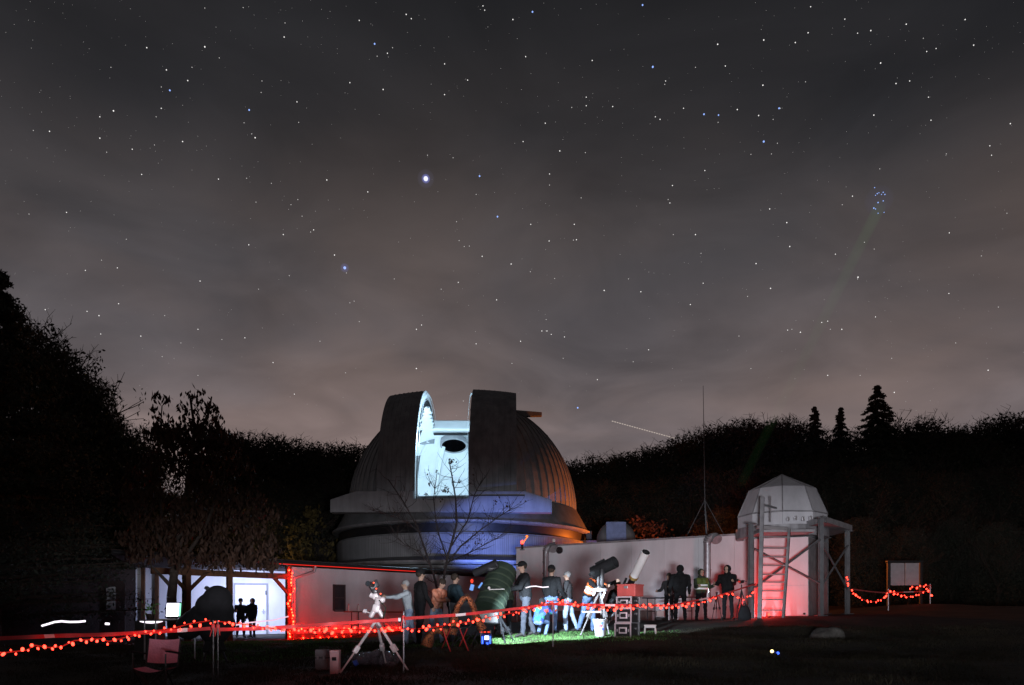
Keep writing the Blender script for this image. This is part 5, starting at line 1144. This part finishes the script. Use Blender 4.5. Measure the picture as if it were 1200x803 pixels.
q0, q1 = (front(399)-nl*.5), (front(474)-nl*.5); trestle('dark red lit trestle table along the plastered wall', q0, q1, (HY-717)/F*q0.y, timber)
for px, lab in ((400, 'left pale bottle on the red lit table'), (411, 'right pale bottle on the red lit table')):
    p = front(px)-nl*.5; bt_ = thing('bottle', lab, 'bottle', (p.x, p.y, (HY-717)/F*((front(399)-nl*.5).y)+.02)); k = MB(); k.lathe((0, 0, 0), [(0, 0), (.04, 0), (.042, .16), (.016, .2), (.015, .25), (0, .25)], 14); k.build('glass', [tube_white], bt_, smooth=True); k = MB(); k.tube((0, 0, .25), (0, 0, .275), .018, .018, 10); k.build('cap', [red_tape], bt_)
p = pt(775, 711.5, 25.6); bx = thing('tray', 'pale flat crate below the trestle table beside the cases', 'crate', at(775, 26.4)); k = MB(); k.box((0, 0, .24), (.36, .25, .2), bev=.02); k.build('body', [tube_white], bx); k = MB(); k.box((0, 0, .06), (.4, .28, .12), bev=.01); k.build('pallet', [black_metal], bx)
# small camera tripods near the ladder
b = at(868, 24.6); T = thing('camera_tripod', 'black tripod with a small camera between hooded figure and ladder', 'tripod', b); hub = pt(869, 692, 24.6)
legs_(T, b, hub, (at(862, 24.3), at(879, 24.4), at(869, 25.2)), black_metal, .016); q = MB(); q.tube(hub-b, pt(869, 685, 24.6)-b, .02, .02, 8); q.box(pt(869, 682, 24.6)-b, (.14, .1, .1), (0, -.2, .3), .02); q.tube(pt(868, 682, 24.6)-b, pt(864, 680, 24.4)-b, .04, .045, 12); q.box(pt(873, 681, 24.6)-b, (.12, .03, .02), (0, .3, 0)); q.build('camera', [black_metal], T, smooth=True)
b = at(838.5, 25.2); T = thing('camera_tripod', 'empty thin black tripod between the vest wearer and the hooded figure', 'tripod', b); legs_(T, b, pt(840, 696, 25.2), (at(834, 24.9), at(846, 25), at(839, 25.7)), black_metal, .012); q = MB(); q.box(pt(840, 695, 25.2)-b, (.07, .07, .05), bev=.01); q.build('head', [black_metal], T)
b = at(872.5, 24.1); T = thing('rucksack', 'black bag standing under the small camera tripod', 'bag', b); q = MB(); q.lathe((0, 0, 0), [(0, 0), (.21, 0), (.2, .2), (.13, .4), (.06, .44), (0, .44)], 20); q.v = [(x, y*.7, z) for x, y, z in q.v]; q.build('body', [black_cloth], T, smooth='all'); q = MB(); q.path([(-.05, 0, .43), (-.04, 0, .5), (.04, 0, .5), (.05, 0, .43)], .012, 6); q.build('strap', [black_cloth], T)
# red lamp at the ladder's foot, its light on the shed and treads
b = at(901, 24.9); T = thing('red_lamp', 'red lamp on the ground behind the ladder foot', 'lamp', b); q = MB(); q.lathe((0, 0, 0), [(0, 0), (.06, 0), (.05, .05), (0, .05)], 14); q.build('base', [black_metal], T, smooth=True); q = MB(); q.ball((0, 0, .09), (.04, .04, .05)); q.build('lens', [bulb_m], T, smooth='all')
lamp('red_lamp_light', 'POINT', tuple(b+Vector((-.12, .4, .3))), 115, (1, .022, .016), size=.06)
b = at(300, 16)
# boulder, small torch, plank
b = at(970, 17.5); q = MB(); q.ball((0, 0, 0), (.38, .3, .2), 24, 14); o = q.mesh('boulder', [rock], 'all')
for v in o.vertices: v.co += v.co.normalized()*.05*math.sin(v.co.x*9)*math.cos(v.co.y*11+v.co.z*7)
o = put('boulder', o, None, b+Vector((0, 0, .06))); tag(o, 'grey boulder on the dark bank below the scaffold', 'boulder')
b = at(908, 13.6); T = thing('torch', 'tiny torch shining on the dark bank below the boulder', 'torch', b+Vector((0, 0, .03)), R(20)); q = MB(); q.tube((-.05, 0, .03), (.06, 0, .0), .018, .02, 10); q.build('barrel', [mat('blue_housing', (.03, .06, .4))], T, smooth=True); q = MB(); q.ball((-.06, -.0, .035), .03, 10, 6); q.build('lens', [emis('torch_yellow', (1, .8, .35), 3)], T); q = MB(); q.ball((.05, -.02, .0), .026, 10, 6); q.build('tail_light', [emis('lantern_blue', (.05, .14, 1))], T)
# ---------------------------------------------------------------- sky things
D_S = 1500
stars = [(333,43.5,2),(334,27,1),(285,9,1),(240,9.5,1),(172,56,2),(172,56,1),(240,55,3),(195,82,2),(199,106,4),(189,102,1),(220,94.5,2),(225,79,1),(257,68,1),(189,127,1.5),(130,79,1),(183,137,1),(133,130,3),(117,137,1.5),(58,154,2),(117,162,2),(39,153,1),(125,178.5,1),(155,175,1.5),(181,170,1),(214,166,2),(166,204.5,1.5),(292,129,4),(286,144,1),(299,161.5,2.5),(295,157,1),(306,108.5,1),(307,95,1),(348,119.5,1.5),(350,143.5,1),(256,210,1.5),(289,209,1),(318,215,.9),(383,211,2),(300,237,1),(341,240,1),(349,234,1),(354,253.5,1),(431,225,1.5),(501,182,1),(531,185,1),(562,206.5,4),(558,228,.9),(583,254,4),(535,260,1),(538,282,1),(544,289,1),(550,288.5,1),(565,300.5,1.5),(599,309.5,2),(537,331,1.2),(517,339,1),(582,351.5,1.5),(439,51.5,4),(421,24,1.5),(476,17,2),(482,22,1.5),(460,56,1),(454,62.5,1.5),(442,66,1),(410,97,1.5),(449,105,2),(521,75,1.5),(548,94,1.5),(521,111,1.5),(566,7,1.5),(568,12,1.2),(332,275,1.5),(367.5,269.5,1.5),(364,272,1),(291.5,287,1.5),(392,299,2),(406,320,1),(78,249,1.5),(34,251,1),(148,280.5,1),(100,317,1.2),(137.5,314,1.2),(119,305,.9),(234.5,329.5,1.5),(303,339,.9),(339,323,1),(139,356,1.5),(53,363,1.5),(102,365,1.2),(116,370,2),(118,391.5,1.2),(165,394,1.5),(193,370,1),(287,396,1.2),(232,386,1.2),(415,353,1),(410,355,1),(488,386,1.5),(494,381,1.2),(421,377,1),(462,327,.9),
 (601,23,2),(624,14,4),(753,6,4),(616,66.5,1.5),(694,71,1.5),(718,125,1.5),(687,114,1.2),(687,124,1.2),(670,126,1),(639,144.5,1.5),(613,166,1.2),(656,177,2),(686,179,1),(644,204,1.2),(644,217,1),(768,137,1.2),(773.5,140,1.5),(780,95,1.2),(779,99,1),(815,79,1),(801,127,1.2),(765,78.5,5),(825,134,4),(842,135,3),(841.5,143.5,1),(864,128.5,2),(889,135.5,2),(894,100,2.5),(895,166,5),(913,127,4),(914.5,127,1),(911,168,1),(904,180.5,1),(906,140,1),(850,77.5,1.5),(841,52,2.5),(895,47,2.5),(932,50,2),(947,38.5,2),(950,8,1.5),(990,22.5,1.5),(1005,39,1.2),(1020.5,36,2.2),(1032,74,2.5),(1050,98,2),(1066,95,1.5),(1082,45,1),(1086,60.5,1.5),(1097,57,1.2),(1062,28.5,2),(1141,53,2),(1131,23,2),(1024,135,2),(1088,114,1.2),(1091,141,1.5),(1184,145,2),(1160,171,1.5),(1162,182,1.2),(1109,180.5,1),(1031,198,1),(999,230,1.5),(987,240,1),(944,96,1),(826,200,1.2),(880,181,1),(902,245,1.8),(922,261,2),(925.5,289,2),(886,309,2),(979,298,1.2),(1013,284,1),(1024.5,292,1),(1112.5,273,1.2),(815,275,1.8),(821.5,297,1),(789,275,1),(788,217.5,1.5),(783,234,1),(785,238,1.2),(681,232,1),(673,263,1.5),(675.5,281,1.5),(672,281.5,1),(622,263,1.2),(643.5,282.5,1.5),(621.5,318.5,1),(650,326.5,1),(736.5,327,1),(708,340.5,2),(751,342,1.5),(824,332,1.2),(903,338,2),(809,357,1.5),(876,347.5,1),(1005.5,325,3),(1005,327,1),(1112,344,1.2),(1026,371.5,1.2),(923,387,1.2),(928,386,1),(938,389.5,2),(963,378,1.2),(970,376.5,1.2),(986.5,386,1.8),(973,386,1),(635,388,1.5),(641,388,1.5),(640,374.5,1),(646,392,1.2),(661.5,395,1.2),(677,478,4),(1158,434,2),(1048,460,2),(970,440,1.5),(1008,440,1),(866,394,1),(760,410,1.2),(660,420,1),(610,400,1.5),(558,403,1.2),(543,470,1),(488,432,2),(455,470,1),(405,437,.9),(375,400,1),(345,462,1.2),(260,398,1),(212,402,1),(190,418,1),(320,425,1.2),(232,440,1),(600,426,1),(700,445,1.2),(742,424,1),(880,432,1),(1045,420,1),(1120,402,1),(1170,360,1),(1150,300,1),(1180,250,1)]
names = {(199,106):0,(439,51.5):0,(292,129):0,(562,206.5):0,(583,254):0,(624,14):0,(765,78.5):0,(825,134):0,(842,135):0,(895,166):0,(913,127):0}
def star_mesh(m): q = MB(); q.ball((0, 0, 0), 1, 8, 6); return q.mesh('star', [m])
sw, sbm, sf_ = star_mesh(star_w), star_mesh(star_b), star_mesh(emis('star_dim', (1, .96, .94), .62, False))
px2m = D_S/F
for px, py, mg in stars:
    blue = (px, py) in names or mg >= 4
    o = put('star', sbm if blue else (sw if mg > 1.0 else sf_), None, pt(px, py, D_S), None, (px2m*(.32+.15*mg),)*3)
    tag(o, 'bluish bright star in the cloudy night sky' if blue else 'small white star in the cloudy night sky', 'star', 'blue stars of the sky' if blue else 'white stars of the sky')
def halo(parent, r, m): q = MB(); q.ball((0, 0, 0), r, 20, 14); q.build('halo', [m], parent, smooth='all')
o = thing('bright_star', 'brightest lavender white star with a soft halo, high above the open slit', 'star', pt(499, 209.5, D_S)); q = MB(); q.ball((0, 0, 0), px2m*2.6, 14, 10); q.build('core', [emis('star_core', (.86, .86, 1), 1.1, False)], o, smooth='all'); halo(o, px2m*5, glow('halo_blue', (.25, .3, 1), .022)); halo(o, px2m*10, glow('halo_faint', (.4, .42, .8), .0011))
o = thing('bright_star', 'blue star with small halo, lower left of the brightest star', 'star', pt(404, 314, D_S)); q = MB(); q.ball((0, 0, 0), px2m*1.6, 12, 8); q.build('core', [emis('star_core_blue', (.35, .48, 1), 1.2, False)], o); halo(o, px2m*5, glow('halo_blue_dim', (.25, .3, 1), .006))
cl_ = [(1025,220,1),(1028,227,1.6),(1030,226,1),(1035,225.5,1.3),(1033,228,1),(1037,228,1.6),(1026,229,.9),(1029,237.5,2),(1035,235.5,1.4),(1024,244,2.2),(1026,245,1.2),(1029,250,1),(1036,249,1)]
for px, py, mg in cl_:
    o = put('cluster_star', sbm, None, pt(px, py, D_S), None, (px2m*(.3+.2*mg),)*3); tag(o, 'small blue star of the tight star cluster at the upper right', 'star', 'stars of the small blue cluster')
o = thing('cluster_glow', 'faint blue glow round the tight star cluster', 'glow', pt(1030, 235, D_S)); halo(o, px2m*16, glow('halo_cluster', (.2, .3, 1), .00025))
fs = MB(); n_ = 0
while n_ < 1100:
    px, py = random.uniform(-60, 1260), random.uniform(-40, 560)
    if random.random() < py/900: continue
    p = pt(px, py, D_S); r = px2m*random.uniform(.2, .46)*(.6+.4*random.random()); k = 1
    fs.add([p+Vector((r, 0, 0)), p-Vector((r, 0, 0)), p+Vector((0, r, 0)), p-Vector((0, r, 0)), p+Vector((0, 0, r)), p-Vector((0, 0, r))], [(0, 2, 4), (2, 1, 4), (1, 3, 4), (3, 0, 4), (2, 0, 5), (1, 2, 5), (3, 1, 5), (0, 3, 5)]); n_ += 1
tag(fs.build('faint_stars', [star_f]), 'countless faint stars between the bright ones', None, None, 'stuff')
p0, p1 = pt(717, 493.5, D_S), pt(792, 514, D_S); q = MB()
for k in range(26): f = k/26; q.tube(p0.lerp(p1, f)-p0, p0.lerp(p1, f+.026)-p0, px2m*.5, px2m*.5, 6)
o = q.build('light_trail', [emis('trail_glow', (1, .85, .75), .5, False)]); o.location = p0; tag(o, 'thin dotted bright streak slanting down to the dark wood right of the dome', 'light_trail')  # light trail of a moving point, built as short glowing tubes
pa, pb_ = pt(868, 568, 29), pt(1032, 240, 64)
o = thing('laser_beam', 'faint green laser beam slanting up from the small dome toward the star cluster', 'laser beam', pa); q = MB(); q.tube(Vector(), pb_-pa, .18, .5, 16); q.build('beam', [glow('laser_green', (.25, 1, .25), .0036)], o, smooth=True)
